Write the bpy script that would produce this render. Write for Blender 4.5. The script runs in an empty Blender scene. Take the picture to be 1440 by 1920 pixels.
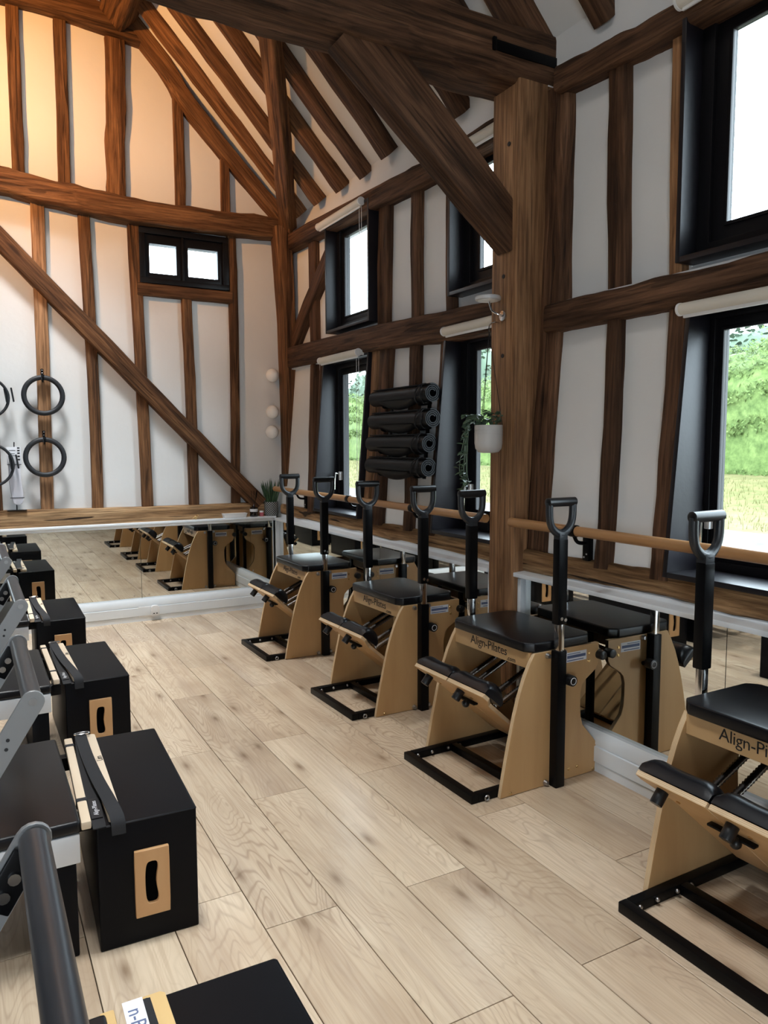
import bpy, bmesh, math, random
from mathutils import Vector, Matrix, noise

random.seed(7)
SC = bpy.context.scene
COL = SC.collection
R = math.radians
PI = math.pi

# ------------------------------------------------------------------ camera
def make_camera():
    yaw, pitch, roll = R(28.96), R(5.18), R(-0.16)
    fw = Vector((math.sin(yaw) * math.cos(pitch), math.cos(yaw) * math.cos(pitch), -math.sin(pitch)))
    rt = Vector((math.cos(yaw), -math.sin(yaw), 0))
    up = rt.cross(fw)
    rt, up = math.cos(roll) * rt + math.sin(roll) * up, math.cos(roll) * up - math.sin(roll) * rt
    cam = bpy.data.cameras.new('camera')
    cam.sensor_fit = 'HORIZONTAL'
    cam.sensor_width = 36.0
    cam.lens = 36.0 * 1408.0 / 1440.0
    cam.clip_start = 0.02
    cam.clip_end = 400
    o = bpy.data.objects.new('camera', cam)
    m = Matrix((rt, up, -fw)).transposed().to_4x4()
    m.translation = (0, 0, 1.5)
    o.matrix_world = m
    COL.objects.link(o)
    SC.camera = o
make_camera()

# ------------------------------------------------------------------ world, exposure
SKY = 14.0
w = bpy.data.worlds.new('overcast_sky')
SC.world = w
w.use_nodes = True
w.node_tree.nodes['Background'].inputs[0].default_value = (0.78, 0.90, 1.0, 1)
w.node_tree.nodes['Background'].inputs[1].default_value = SKY
SC.view_settings.view_transform = 'Standard'
SC.view_settings.look = 'None'
SC.view_settings.gamma = 1
SC.view_settings.use_curve_mapping = False
SC.view_settings.exposure = 0.0
SC.cycles.max_bounces = 7
SC.cycles.diffuse_bounces = 4
SC.cycles.glossy_bounces = 4
SC.cycles.use_adaptive_sampling = True
SC.cycles.adaptive_threshold = 0.035
SC.cycles.transparent_max_bounces = 12
SC.cycles.caustics_reflective = False
SC.cycles.caustics_refractive = False
SC.cycles.sample_clamp_indirect = 6.0

def portal(loc, normal, sx, sy):
    """daylight portal in a window opening: guides the sky light, emits nothing itself"""
    l = bpy.data.lights.new('window_daylight', 'AREA')
    l.shape = 'RECTANGLE'
    l.size, l.size_y = sx, sy
    l.cycles.is_portal = True
    o = bpy.data.objects.new('window_daylight', l)
    o.location = loc
    o.rotation_euler = Vector(normal).to_track_quat('-Z', 'Z').to_euler()
    COL.objects.link(o)

# ------------------------------------------------------------------ materials
def nodes_of(name):
    m = bpy.data.materials.new(name)
    m.use_nodes = True
    nt = m.node_tree
    return m, nt, nt.nodes['Principled BSDF']

def N(nt, t, **kw):
    n = nt.nodes.new(t)
    for k, v in kw.items():
        setattr(n, k, v)
    return n

def ramp(nt, fac, stops):
    r = N(nt, 'ShaderNodeValToRGB')
    e = r.color_ramp.elements
    while len(e) < len(stops):
        e.new(0.5)
    for i, (p, c) in enumerate(stops):
        e[i].position = p
        e[i].color = (*c, 1) if len(c) == 3 else c
    nt.links.new(fac, r.inputs[0])
    return r.outputs[0]

def coords(nt, scale, rnd=23.0, kind='Object'):
    tc = N(nt, 'ShaderNodeTexCoord')
    oi = N(nt, 'ShaderNodeObjectInfo')
    mu = N(nt, 'ShaderNodeMath', operation='MULTIPLY')
    nt.links.new(oi.outputs['Random'], mu.inputs[0])
    mu.inputs[1].default_value = rnd
    ad = N(nt, 'ShaderNodeVectorMath', operation='ADD')
    nt.links.new(tc.outputs[kind], ad.inputs[0])
    nt.links.new(mu.outputs[0], ad.inputs[1])
    mp = N(nt, 'ShaderNodeMapping')
    mp.inputs['Scale'].default_value = scale
    nt.links.new(ad.outputs[0], mp.inputs[0])
    return mp.outputs[0], ad.outputs[0], oi.outputs['Random']

def noise_tex(nt, vec, scale=1.0, detail=4, rough=0.55, dist=0.0):
    n = N(nt, 'ShaderNodeTexNoise')
    n.inputs['Scale'].default_value = scale
    n.inputs['Detail'].default_value = detail
    n.inputs['Roughness'].default_value = rough
    n.inputs['Distortion'].default_value = dist
    nt.links.new(vec, n.inputs['Vector'])
    return n.outputs['Fac']

def mix(nt, fac, a, b, blend='MIX'):
    m = N(nt, 'ShaderNodeMix', data_type='RGBA', blend_type=blend)
    for sock, val in ((m.inputs[0], fac), (m.inputs[6], a), (m.inputs[7], b)):
        if isinstance(val, (int, float)):
            sock.default_value = val
        elif isinstance(val, tuple):
            sock.default_value = (*val, 1)
        else:
            nt.links.new(val, sock)
    return m.outputs[2]

def math1(nt, op, a, b=0.0):
    m = N(nt, 'ShaderNodeMath', operation=op)
    for s, v in ((m.inputs[0], a), (m.inputs[1], b)):
        if isinstance(v, (int, float)):
            s.default_value = v
        else:
            nt.links.new(v, s)
    return m.outputs[0]

def bump(nt, b, height, strength, dist):
    n = N(nt, 'ShaderNodeBump')
    n.inputs['Strength'].default_value = strength
    n.inputs['Distance'].default_value = dist
    nt.links.new(height, n.inputs['Height'])
    nt.links.new(n.outputs[0], b.inputs['Normal'])

def plain(name, col, rough=0.5, metal=0.0, var=0.12, scale=6.0, bmp=0.0, bscale=200.0, bdist=0.001, spec=0.5):
    m, nt, b = nodes_of(name)
    v, raw, rnd = coords(nt, (scale,) * 3)
    n = noise_tex(nt, v, 1.0, 3)
    lo = tuple(max(0, c * (1 - var)) for c in col)
    hi = tuple(min(1, c * (1 + var)) for c in col)
    nt.links.new(ramp(nt, n, [(0.3, lo), (0.7, hi)]), b.inputs['Base Color'])
    b.inputs['Roughness'].default_value = rough
    b.inputs['Metallic'].default_value = metal
    b.inputs['Specular IOR Level'].default_value = spec
    if bmp:
        bump(nt, b, noise_tex(nt, raw, bscale, 3), bmp, bdist)
    return m

def timber_mat(name, dark, mid, light, rough=0.75, crack=0.5, bstr=0.7):
    """old oak: grain runs along the local x axis of every timber"""
    m, nt, b = nodes_of(name)
    v, raw, rnd = coords(nt, (1.1, 16.0, 16.0), 31.0)
    g = noise_tex(nt, v, 1.0, 7, 0.62, 0.6)
    mp2 = N(nt, 'ShaderNodeMapping'); mp2.inputs['Scale'].default_value = (0.9, 2.6, 2.6)
    nt.links.new(raw, mp2.inputs[0])
    broad = noise_tex(nt, mp2.outputs[0], 1.4, 3)
    mp3 = N(nt, 'ShaderNodeMapping'); mp3.inputs['Scale'].default_value = (1.3, 22.0, 22.0)
    nt.links.new(raw, mp3.inputs[0])
    ck = noise_tex(nt, mp3.outputs[0], 1.0, 2, 0.4, 1.2)
    ckm = ramp(nt, ck, [(0.345, (1, 1, 1)), (0.385, (0, 0, 0))])
    c = ramp(nt, g, [(0.28, dark), (0.5, mid), (0.74, light)])
    tone = ramp(nt, broad, [(0.3, (0.62, 0.60, 0.58)), (0.7, (1.15, 1.12, 1.1))])
    c = mix(nt, 1.0, c, tone, 'MULTIPLY')
    mp5 = N(nt, 'ShaderNodeMapping'); mp5.inputs['Scale'].default_value = (3.0, 70.0, 70.0)
    nt.links.new(raw, mp5.inputs[0])
    fg = noise_tex(nt, mp5.outputs[0], 1.0, 4, 0.6, 0.3)
    c = mix(nt, 1.0, c, ramp(nt, fg, [(0.34, (0.50, 0.47, 0.45)), (0.62, (1.22, 1.22, 1.22))]), 'MULTIPLY')
    rv = ramp(nt, rnd, [(0.0, (0.82, 0.80, 0.78)), (1.0, (1.18, 1.15, 1.12))])
    c = mix(nt, 1.0, c, rv, 'MULTIPLY')
    vo = N(nt, 'ShaderNodeTexVoronoi'); vo.inputs['Scale'].default_value = 1.0
    mp4 = N(nt, 'ShaderNodeMapping'); mp4.inputs['Scale'].default_value = (1.7, 4.5, 4.5)
    nt.links.new(raw, mp4.inputs[0]); nt.links.new(mp4.outputs[0], vo.inputs['Vector'])
    kn = ramp(nt, vo.outputs['Distance'], [(0.06, (1, 1, 1)), (0.13, (0, 0, 0))])
    c = mix(nt, math1(nt, 'MULTIPLY', kn, 0.55), c, tuple(x * 0.35 for x in dark))
    c = mix(nt, math1(nt, 'MULTIPLY', ckm, crack), c, tuple(x * 0.2 for x in dark))
    nt.links.new(c, b.inputs['Base Color'])
    b.inputs['Roughness'].default_value = rough
    b.inputs['Specular IOR Level'].default_value = 0.25
    h = math1(nt, 'SUBTRACT', math1(nt, 'ADD', g, math1(nt, 'MULTIPLY', fg, 0.35)), math1(nt, 'MULTIPLY', ckm, 0.7))
    bump(nt, b, h, bstr, 0.012)
    return m

M = {}
M['oak'] = timber_mat('old_oak', (0.050, 0.021, 0.009), (0.155, 0.075, 0.033), (0.285, 0.155, 0.074))
M['oak_dark'] = timber_mat('dark_oak', (0.036, 0.017, 0.009), (0.112, 0.057, 0.031), (0.215, 0.120, 0.070))
M['oak_sawn'] = timber_mat('sawn_oak', (0.26, 0.135, 0.066), (0.38, 0.212, 0.108), (0.48, 0.285, 0.155), 0.6, 0.3, 0.25)
M['oak_pale'] = timber_mat('pale_weathered_oak', (0.12, 0.060, 0.026), (0.36, 0.22, 0.11), (0.54, 0.37, 0.21), 0.8, 0.95, 1.0)

def plaster_mat(name, col):
    m, nt, b = nodes_of(name)
    v, raw, rnd = coords(nt, (1.3, 1.3, 1.3), 0.0)
    n = noise_tex(nt, v, 1.0, 5, 0.6)
    nt.links.new(ramp(nt, n, [(0.3, tuple(c * 0.95 for c in col)), (0.7, col)]), b.inputs['Base Color'])
    b.inputs['Roughness'].default_value = 0.9
    b.inputs['Specular IOR Level'].default_value = 0.2
    bump(nt, b, noise_tex(nt, raw, 9.0, 5), 0.25, 0.01)
    return m
M['navy'] = plaster_mat('dark_navy_paint', (0.030, 0.036, 0.050))
M['plaster'] = plaster_mat('white_plaster', (0.79, 0.79, 0.785))

def floor_mat():
    """light oak laminate: each plank draws its own grain and tone"""
    m, nt, b = nodes_of('oak_plank')
    tc = N(nt, 'ShaderNodeTexCoord'); oi = N(nt, 'ShaderNodeObjectInfo')
    mu = math1(nt, 'MULTIPLY', oi.outputs['Random'], 57.0)
    ad = N(nt, 'ShaderNodeVectorMath', operation='ADD')
    nt.links.new(tc.outputs['Object'], ad.inputs[0]); nt.links.new(mu, ad.inputs[1])
    def mp(s):
        k = N(nt, 'ShaderNodeMapping'); k.inputs['Scale'].default_value = s
        nt.links.new(ad.outputs[0], k.inputs[0]); return k.outputs[0]
    # contour lines of a stretched noise read as cathedral grain
    a = noise_tex(nt, mp((5.2, 1.15, 1.0)), 1.0, 2, 0.45, 0.4)
    lines = math1(nt, 'SINE', math1(nt, 'MULTIPLY', a, 190.0))
    lm = N(nt, 'ShaderNodeMapRange'); lm.inputs[1].default_value = -1; lm.inputs[2].default_value = 1
    nt.links.new(lines, lm.inputs[0])
    fine = noise_tex(nt, mp((95.0, 2.4, 1.0)), 1.0, 4, 0.6)
    cloud = noise_tex(nt, mp((2.4, 1.0, 1.0)), 1.3, 3)
    vo = N(nt, 'ShaderNodeTexVoronoi', voronoi_dimensions='2D'); vo.inputs['Scale'].default_value = 1.0
    nt.links.new(mp((3.6, 1.15, 1.0)), vo.inputs['Vector'])
    knot = ramp(nt, vo.outputs['Distance'], [(0.012, (1, 1, 1)), (0.04, (0.62, 0.62, 0.62)), (0.075, (0.25, 0.25, 0.25)), (0.17, (0, 0, 0))])
    base = ramp(nt, cloud, [(0.28, (0.50, 0.375, 0.265)), (0.5, (0.66, 0.53, 0.39)), (0.72, (0.74, 0.61, 0.46))])
    patch = noise_tex(nt, mp((1.9, 0.8, 1.0)), 1.0, 2)
    pm = ramp(nt, patch, [(0.38, (0.10, 0.10, 0.10)), (0.62, (0.62, 0.62, 0.62))])
    c = mix(nt, math1(nt, 'MULTIPLY', math1(nt, 'POWER', lm.outputs[0], 6.0), pm), base, (0.37, 0.265, 0.19))
    streak = noise_tex(nt, mp((11.0, 0.55, 1.0)), 1.0, 3)
    c = mix(nt, ramp(nt, streak, [(0.50, (0, 0, 0)), (0.72, (0.42, 0.42, 0.42))]), c, (0.42, 0.315, 0.245))
    c = mix(nt, ramp(nt, fine, [(0.42, (0, 0, 0)), (0.62, (0.34, 0.34, 0.34))]), c, (0.42, 0.295, 0.195))
    c = mix(nt, math1(nt, 'MULTIPLY', knot, 0.75), c, (0.20, 0.125, 0.075))
    tone = ramp(nt, oi.outputs['Random'], [(0.0, (0.86, 0.84, 0.82)), (0.5, (1.0, 0.98, 0.95)), (1.0, (1.10, 1.10, 1.10))])
    c = mix(nt, 1.0, c, tone, 'MULTIPLY')
    nt.links.new(c, b.inputs['Base Color'])
    b.inputs['Roughness'].default_value = 0.26
    b.inputs['Specular IOR Level'].default_value = 0.5
    bump(nt, b, fine, 0.08, 0.002)
    return m
M['floor'] = floor_mat()

def birch_mat(name, lo, hi, scale, rough=0.42, stripes=None):
    m, nt, b = nodes_of(name)
    v, raw, rnd = coords(nt, scale, 11.0)
    g = noise_tex(nt, v, 1.0, 5, 0.55, 0.5)
    c = ramp(nt, g, [(0.3, lo), (0.7, hi)])
    if stripes:
        sp = N(nt, 'ShaderNodeSeparateXYZ'); tc = N(nt, 'ShaderNodeTexCoord')
        nt.links.new(tc.outputs['Object'], sp.inputs[0])
        s = math1(nt, 'SINE', math1(nt, 'MULTIPLY', sp.outputs[stripes[0]], stripes[1]))
        c = mix(nt, ramp(nt, s, [(0.55, (0, 0, 0)), (0.9, (0.5, 0.5, 0.5))]), c, (0.25, 0.14, 0.06))
    nt.links.new(c, b.inputs['Base Color'])
    b.inputs['Roughness'].default_value = rough
    return m
M['birch'] = birch_mat('birch_veneer', (0.47, 0.275, 0.118), (0.57, 0.355, 0.165), (7.0, 7.0, 1.1))
M['birch_h'] = birch_mat('birch_veneer_level', (0.48, 0.285, 0.125), (0.58, 0.365, 0.175), (7.0, 1.0, 7.0))
M['ply_edge'] = birch_mat('plywood_edge', (0.60, 0.42, 0.24), (0.70, 0.52, 0.32), (9, 9, 9), 0.6, (1, 1150.0))
M['ply_edge_z'] = birch_mat('plywood_edge_flat', (0.62, 0.45, 0.27), (0.72, 0.54, 0.34), (9, 9, 9), 0.6, (2, 1150.0))
M['maple'] = birch_mat('pale_maple', (0.60, 0.47, 0.33), (0.70, 0.57, 0.43), (9.0, 1.2, 9.0), 0.55)
M['maple_y'] = birch_mat('yellow_maple', (0.62, 0.40, 0.16), (0.72, 0.50, 0.23), (9.0, 1.2, 9.0), 0.5)
M['handle_wood'] = birch_mat('handle_plate_wood', (0.52, 0.28, 0.12), (0.62, 0.37, 0.18), (9.0, 9.0, 1.5), 0.45)
M['barre'] = birch_mat('varnished_beech', (0.33, 0.165, 0.065), (0.46, 0.25, 0.11), (16.0, 1.0, 16.0), 0.3)
M['vinyl'] = plain('black_vinyl', (0.0030, 0.0034, 0.0052), 0.32, spec=0.34, bmp=0.18, bscale=260.0, bdist=0.0006)
M['vinyl_soft'] = plain('black_box_vinyl', (0.0028, 0.0030, 0.0045), 0.42, spec=0.12, bmp=0.12, bscale=180.0, bdist=0.0006)
M['black_metal'] = plain('black_powder_coat', (0.0026, 0.0026, 0.0032), 0.36, spec=0.14, bmp=0.05, bscale=400.0)
M['black_plastic'] = plain('black_plastic', (0.006, 0.006, 0.007), 0.36, spec=0.4)
M['grey_plastic'] = plain('charcoal_plastic', (0.014, 0.017, 0.021), 0.4)
M['webbing'] = plain('black_webbing', (0.012, 0.012, 0.014), 0.85, bmp=0.5, bscale=700.0)
M['foam'] = plain('dark_foam', (0.012, 0.014, 0.018), 0.55, bmp=0.15, bscale=500.0)
M['bar_metal'] = plain('charcoal_anodised_tube', (0.030, 0.031, 0.036), 0.33, 0.25)
M['mat_rubber'] = plain('charcoal_mat_rubber', (0.0035, 0.004, 0.0055), 0.48, spec=0.2, bmp=0.2, bscale=300.0)
M['chrome'] = plain('chrome', (0.62, 0.62, 0.63), 0.16, 1.0, 0.03)
M['steel'] = plain('brushed_steel', (0.46, 0.46, 0.47), 0.34, 1.0, 0.05)
M['spring'] = plain('dark_spring_steel', (0.36, 0.33, 0.31), 0.25, 1.0, 0.05)
M['brass'] = plain('brass_bolt', (0.55, 0.36, 0.16), 0.3, 1.0, 0.05)
M['alu'] = plain('satin_aluminium', (0.30, 0.305, 0.31), 0.40, 0.6, 0.04)
M['alu_light'] = plain('silver_rail', (0.60, 0.61, 0.63), 0.45, 0.2, 0.04)
M['white_paint'] = plain('white_gloss_paint', (0.80, 0.845, 0.885), 0.32, 0.0, 0.02)
M['white_plastic'] = plain('white_plastic', (0.80, 0.80, 0.80), 0.35, 0.0, 0.02)
M['blind'] = plain('cream_blind_fabric', (0.70, 0.66, 0.58), 0.6, 0.0, 0.03)
M['lining'] = plain('black_stained_lining', (0.0075, 0.0065, 0.010), 0.42, 0.0, 0.25, 4.0, 0.25, 40.0, 0.002)
M['frame'] = plain('black_window_frame', (0.0055, 0.005, 0.0065), 0.38, 0.0, 0.1, spec=0.3)
M['dark'] = plain('dark_print', (0.008, 0.008, 0.010), 0.6)
M['void'] = plain('black_box_lining', (0.0012, 0.0012, 0.0014), 0.9, spec=0.03)  # near-black colour stands in for the shade inside the handle slot
M['blue_print'] = plain('blue_grey_print', (0.10, 0.13, 0.24), 0.6)
M['white_print'] = plain('white_print', (0.75, 0.76, 0.80), 0.6)
M['pot_white'] = plain('off_white_ceramic', (0.55, 0.54, 0.53), 0.5, 0.0, 0.04)
M['globe'] = plain('opal_globe_glass', (0.92, 0.91, 0.89), 0.25, 0.0, 0.02)
M['soil'] = plain('soil', (0.03, 0.02, 0.012), 0.9)
M['leaf'] = plain('grey_green_leaf', (0.085, 0.14, 0.085), 0.45, 0.0, 0.3)
M['spike'] = plain('spiky_leaf', (0.035, 0.085, 0.035), 0.4, 0.0, 0.35, 20.0)
M['sock'] = plain('pale_sock_knit', (0.62, 0.62, 0.68), 0.9, 0.0, 0.05, bmp=0.4, bscale=300.0)
M['pink'] = plain('pink_wax', (0.55, 0.12, 0.14), 0.4)
M['bottle'] = plain('dark_glass_bottle', (0.010, 0.007, 0.006), 0.12)
M['red_book'] = plain('dark_red_card', (0.10, 0.015, 0.02), 0.5)

def mirror_mat():
    m, nt, b = nodes_of('mirror_silver')
    v, raw, rnd = coords(nt, (2, 2, 2))
    nt.links.new(ramp(nt, noise_tex(nt, v), [(0.3, (0.78, 0.81, 0.79)), (0.7, (0.80, 0.83, 0.81))]), b.inputs['Base Color'])
    b.inputs['Metallic'].default_value = 1.0
    b.inputs['Roughness'].default_value = 0.012
    return m
M['mirror'] = mirror_mat()

def glass_mat():
    m, nt, b = nodes_of('window_glass')
    nt.nodes.remove(b)
    tr = N(nt, 'ShaderNodeBsdfTransparent'); tr.inputs[0].default_value = (0.93, 0.95, 0.95, 1)
    gl = N(nt, 'ShaderNodeBsdfGlossy'); gl.inputs['Roughness'].default_value = 0.01
    lw = N(nt, 'ShaderNodeLayerWeight'); lw.inputs[0].default_value = 0.5
    fr = N(nt, 'ShaderNodeMath', operation='MULTIPLY_ADD'); fr.inputs[1].default_value = 0.55; fr.inputs[2].default_value = 0.03
    pw = math1(nt, 'POWER', lw.outputs['Facing'], 4.0); nt.links.new(pw, fr.inputs[0])
    ms = N(nt, 'ShaderNodeMixShader')
    nt.links.new(fr.outputs[0], ms.inputs[0]); nt.links.new(tr.outputs[0], ms.inputs[1]); nt.links.new(gl.outputs[0], ms.inputs[2])
    nt.links.new(ms.outputs[0], nt.nodes['Material Output'].inputs[0])
    return m
M['glass'] = glass_mat()

def lattice_pot():
    m, nt, b = nodes_of('lattice_glaze')
    tc = N(nt, 'ShaderNodeTexCoord'); sp = N(nt, 'ShaderNodeSeparateXYZ')
    nt.links.new(tc.outputs['Object'], sp.inputs[0])
    an = math1(nt, 'ARCTAN2', sp.outputs[1], sp.outputs[0])
    u = math1(nt, 'MULTIPLY', an, 9.0)
    vv = math1(nt, 'MULTIPLY', sp.outputs[2], 150.0)
    s1 = math1(nt, 'ABSOLUTE', math1(nt, 'SINE', math1(nt, 'ADD', u, vv)))
    s2 = math1(nt, 'ABSOLUTE', math1(nt, 'SINE', math1(nt, 'SUBTRACT', u, vv)))
    mn = math1(nt, 'MINIMUM', s1, s2)
    nt.links.new(ramp(nt, mn, [(0.22, (0.42, 0.43, 0.42)), (0.34, (0.02, 0.024, 0.026))]), b.inputs['Base Color'])
    b.inputs['Roughness'].default_value = 0.5
    return m
M['lattice'] = lattice_pot()

def ground_mat(name, a, c, scale, rough=0.9):
    m, nt, b = nodes_of(name)
    v, raw, rnd = coords(nt, (1, 1, 1), 0.0)
    n = noise_tex(nt, v, scale, 6, 0.7)
    n2 = noise_tex(nt, v, scale * 0.06, 3)
    col = ramp(nt, n, [(0.3, a), (0.7, c)])
    tone = ramp(nt, n2, [(0.3, (0.8, 0.85, 0.7)), (0.7, (1.15, 1.1, 1.15))])
    nt.links.new(mix(nt, 1.0, col, tone, 'MULTIPLY'), b.inputs['Base Color'])
    b.inputs['Roughness'].default_value = rough
    b.inputs['Specular IOR Level'].default_value = 0.1
    return m
M['gravel'] = ground_mat('pale_gravel', (0.10, 0.097, 0.09), (0.16, 0.155, 0.145), 6.0)
M['meadow'] = ground_mat('dry_grass', (0.085, 0.090, 0.035), (0.170, 0.150, 0.075), 3.0)
M['hedge'] = ground_mat('hedge_leaf', (0.040, 0.070, 0.018), (0.135, 0.185, 0.062), 5.0, 0.6)
M['tree'] = ground_mat('distant_leaf', (0.075, 0.110, 0.085), (0.115, 0.150, 0.115), 1.0, 0.7)
M['bark'] = ground_mat('bark', (0.05, 0.035, 0.025), (0.12, 0.09, 0.06), 8.0)

def emit_mat(name, col, strength):
    m, nt, b = nodes_of(name)
    b.inputs['Base Color'].default_value = (*col, 1)
    b.inputs['Emission Color'].default_value = (*col, 1)
    b.inputs['Emission Strength'].default_value = strength
    return m
M['warm_bulb'] = emit_mat('warm_bulb', (1.0, 0.62, 0.28), 25.0)
M['led'] = emit_mat('led_diffuser', (1.0, 0.96, 0.90), 9.0)  # glowing face of the added fill panels
M['lamp_disc'] = plain('opal_diffuser', (0.85, 0.86, 0.87), 0.4, 0.0, 0.02)
M['copper'] = plain('dark_enamel_shade', (0.03, 0.03, 0.03), 0.4)

# ------------------------------------------------------------------ mesh helpers
class MB:
    def __init__(s):
        s.v, s.f, s.m = [], [], []
    def add(s, vs, fs, mi=0):
        n = len(s.v)
        s.v += [tuple(p) for p in vs]
        s.f += [tuple(i + n for i in f) for f in fs]
        s.m += [mi] * len(fs)
        return s
    def box(s, x0, x1, y0, y1, z0, z1, mi=0):
        vs = [(x, y, z) for z in (z0, z1) for y in (y0, y1) for x in (x0, x1)]
        return s.add(vs, [(0, 2, 3, 1), (4, 5, 7, 6), (0, 1, 5, 4), (2, 6, 7, 3), (0, 4, 6, 2), (1, 3, 7, 5)], mi)
    def bar(s, p0, p1, w, h, up=(0, 0, 1), mi=0):
        p0, p1 = Vector(p0), Vector(p1)
        d = (p1 - p0).normalized()
        y = Vector(up).cross(d).normalized()
        z = d.cross(y)
        vs = []
        for p in (p0, p1):
            for a, b in ((-1, -1), (1, -1), (1, 1), (-1, 1)):
                vs.append(p + y * (a * w / 2) + z * (b * h / 2))
        return s.add(vs, [(3, 2, 1, 0), (4, 5, 6, 7), (0, 1, 5, 4), (1, 2, 6, 5), (2, 3, 7, 6), (3, 0, 4, 7)], mi)
    def cyl(s, p0, p1, r, n=14, r2=None, mi=0):
        return s.tube([p0, p1], r, n, radii=[r, r if r2 is None else r2], mi=mi)
    def tube(s, pts, r, n=8, closed=False, radii=None, mi=0, flat=1.0, up=None):
        pts = [Vector(p) for p in pts]
        k = len(pts)
        vs, fs = [], []
        ref = None
        for i, p in enumerate(pts):
            if closed:
                t = pts[(i + 1) % k] - pts[i - 1]
            else:
                t = pts[min(i + 1, k - 1)] - pts[max(i - 1, 0)]
            t.normalize()
            if up is not None:
                a = Vector(up).cross(t)
            elif ref is None:
                a = t.orthogonal()
            else:
                a = ref - t * ref.dot(t)
            a.normalize()
            ref = a
            b = t.cross(a)
            rr = radii[i] if radii else r
            for j in range(n):
                q = 2 * PI * j / n
                vs.append(p + a * (math.cos(q) * rr) + b * (math.sin(q) * rr * flat))
        rings = k if closed else k - 1
        for i in range(rings):
            i2 = (i + 1) % k
            for j in range(n):
                j2 = (j + 1) % n
                fs.append((i * n + j, i * n + j2, i2 * n + j2, i2 * n + j))
        if not closed:
            fs.append(tuple(range(n - 1, -1, -1)))
            fs.append(tuple((k - 1) * n + j for j in range(n)))
        return s.add(vs, fs, mi)
    def prism(s, poly, axis, a, b, mi_cap=0, mi_side=None):
        """2D outline extruded along an axis; poly is (x,z) for y, (x,y) for z, (y,z) for x"""
        if mi_side is None:
            mi_side = mi_cap
        def P(p, t):
            return {'y': (p[0], t, p[1]), 'z': (p[0], p[1], t), 'x': (t, p[0], p[1])}[axis]
        n = len(poly)
        vs = [P(p, a) for p in poly] + [P(p, b) for p in poly]
        base = len(s.v)
        s.add(vs, [tuple(range(n - 1, -1, -1)), tuple(range(n, 2 * n))], mi_cap)
        for i in range(n):
            j = (i + 1) % n
            s.f.append((base + i, base + j, base + n + j, base + n + i)); s.m.append(mi_side)
        return s
    def ring_plate(s, outer, inner, axis, a, b, mi=0):
        """plate with a hole: outer and inner loops of equal length"""
        def P(p, t):
            return {'y': (p[0], t, p[1]), 'z': (p[0], p[1], t), 'x': (t, p[0], p[1])}[axis]
        n = len(outer)
        vs = [P(p, a) for p in outer] + [P(p, a) for p in inner] + [P(p, b) for p in outer] + [P(p, b) for p in inner]
        fs = []
        for i in range(n):
            j = (i + 1) % n
            fs += [(i, j, n + j, n + i), (2 * n + i, 3 * n + i, 3 * n + j, 2 * n + j),
                   (i, 2 * n + i, 2 * n + j, j), (n + i, n + j, 3 * n + j, 3 * n + i)]
        return s.add(vs, fs, mi)
    def lathe(s, prof, c=(0, 0, 0), n=20, mi=0, cap=True):
        vs, fs = [], []
        for (r, z) in prof:
            for j in range(n):
                q = 2 * PI * j / n
                vs.append((c[0] + r * math.cos(q), c[1] + r * math.sin(q), c[2] + z))
        for i in range(len(prof) - 1):
            for j in range(n):
                j2 = (j + 1) % n
                fs.append((i * n + j, i * n + j2, (i + 1) * n + j2, (i + 1) * n + j))
        if cap:
            fs.append(tuple(range(n - 1, -1, -1)))
            k = len(prof) - 1
            fs.append(tuple(k * n + j for j in range(n)))
        return s.add(vs, fs, mi)
    def ball(s, c, r, n=16, m=10, sc=(1, 1, 1), mi=0):
        prof = [(max(1e-4, r * math.sin(PI * i / m)), -r * math.cos(PI * i / m)) for i in range(m + 1)]
        k = len(s.v)
        s.lathe(prof, (0, 0, 0), n, mi, cap=False)
        for i in range(k, len(s.v)):
            x, y, z = s.v[i]
            s.v[i] = (c[0] + x * sc[0], c[1] + y * sc[1], c[2] + z * sc[2])
        return s
    def xf(s, mat):
        s.v = [tuple(mat @ Vector(p)) for p in s.v]
        return s
    def mesh(s, name, mats, bevel=0.0, seg=2, angle=38):
        me = bpy.data.meshes.new(name)
        me.from_pydata(s.v, [], s.f)
        for x in (mats if isinstance(mats, (list, tuple)) else [mats]):
            me.materials.append(M[x] if isinstance(x, str) else x)
        me.polygons.foreach_set('material_index', s.m)
        bm = bmesh.new(); bm.from_mesh(me)
        bmesh.ops.recalc_face_normals(bm, faces=bm.faces)
        if bevel:
            es = [e for e in bm.edges if len(e.link_faces) == 2 and e.calc_face_angle(0) > R(30)]
            bmesh.ops.bevel(bm, geom=es, offset=bevel, segments=seg, affect='EDGES', profile=0.6, clamp_overlap=True)
        bm.to_mesh(me); bm.free()
        me.polygons.foreach_set('use_smooth', [True] * len(me.polygons))
        me.set_sharp_from_angle(angle=R(angle))
        me.update()
        return me
    def build(s, name, mats, parent=None, bevel=0.0, seg=2, angle=38):
        return link(name, s.mesh(name, mats, bevel, seg, angle), parent)

def link(name, me, parent=None, matrix=None):
    o = bpy.data.objects.new(name, me)
    COL.objects.link(o)
    if parent is not None:
        o.parent = parent
    if matrix is not None:
        o.matrix_local = matrix
    return o

def tag(o, label, cat=None, group=None, kind=None):
    o['label'] = label
    if cat: o['category'] = cat
    if group: o['group'] = group
    if kind: o['kind'] = kind
    return o

def thing(name, label, cat, loc=(0, 0, 0), rz=0.0, group=None, kind=None):
    o = bpy.data.objects.new(name, None)
    o.empty_display_size = 0.1
    o.location = loc
    o.rotation_euler = (0, 0, rz)
    COL.objects.link(o)
    return tag(o, label, cat, group, kind)

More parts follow.
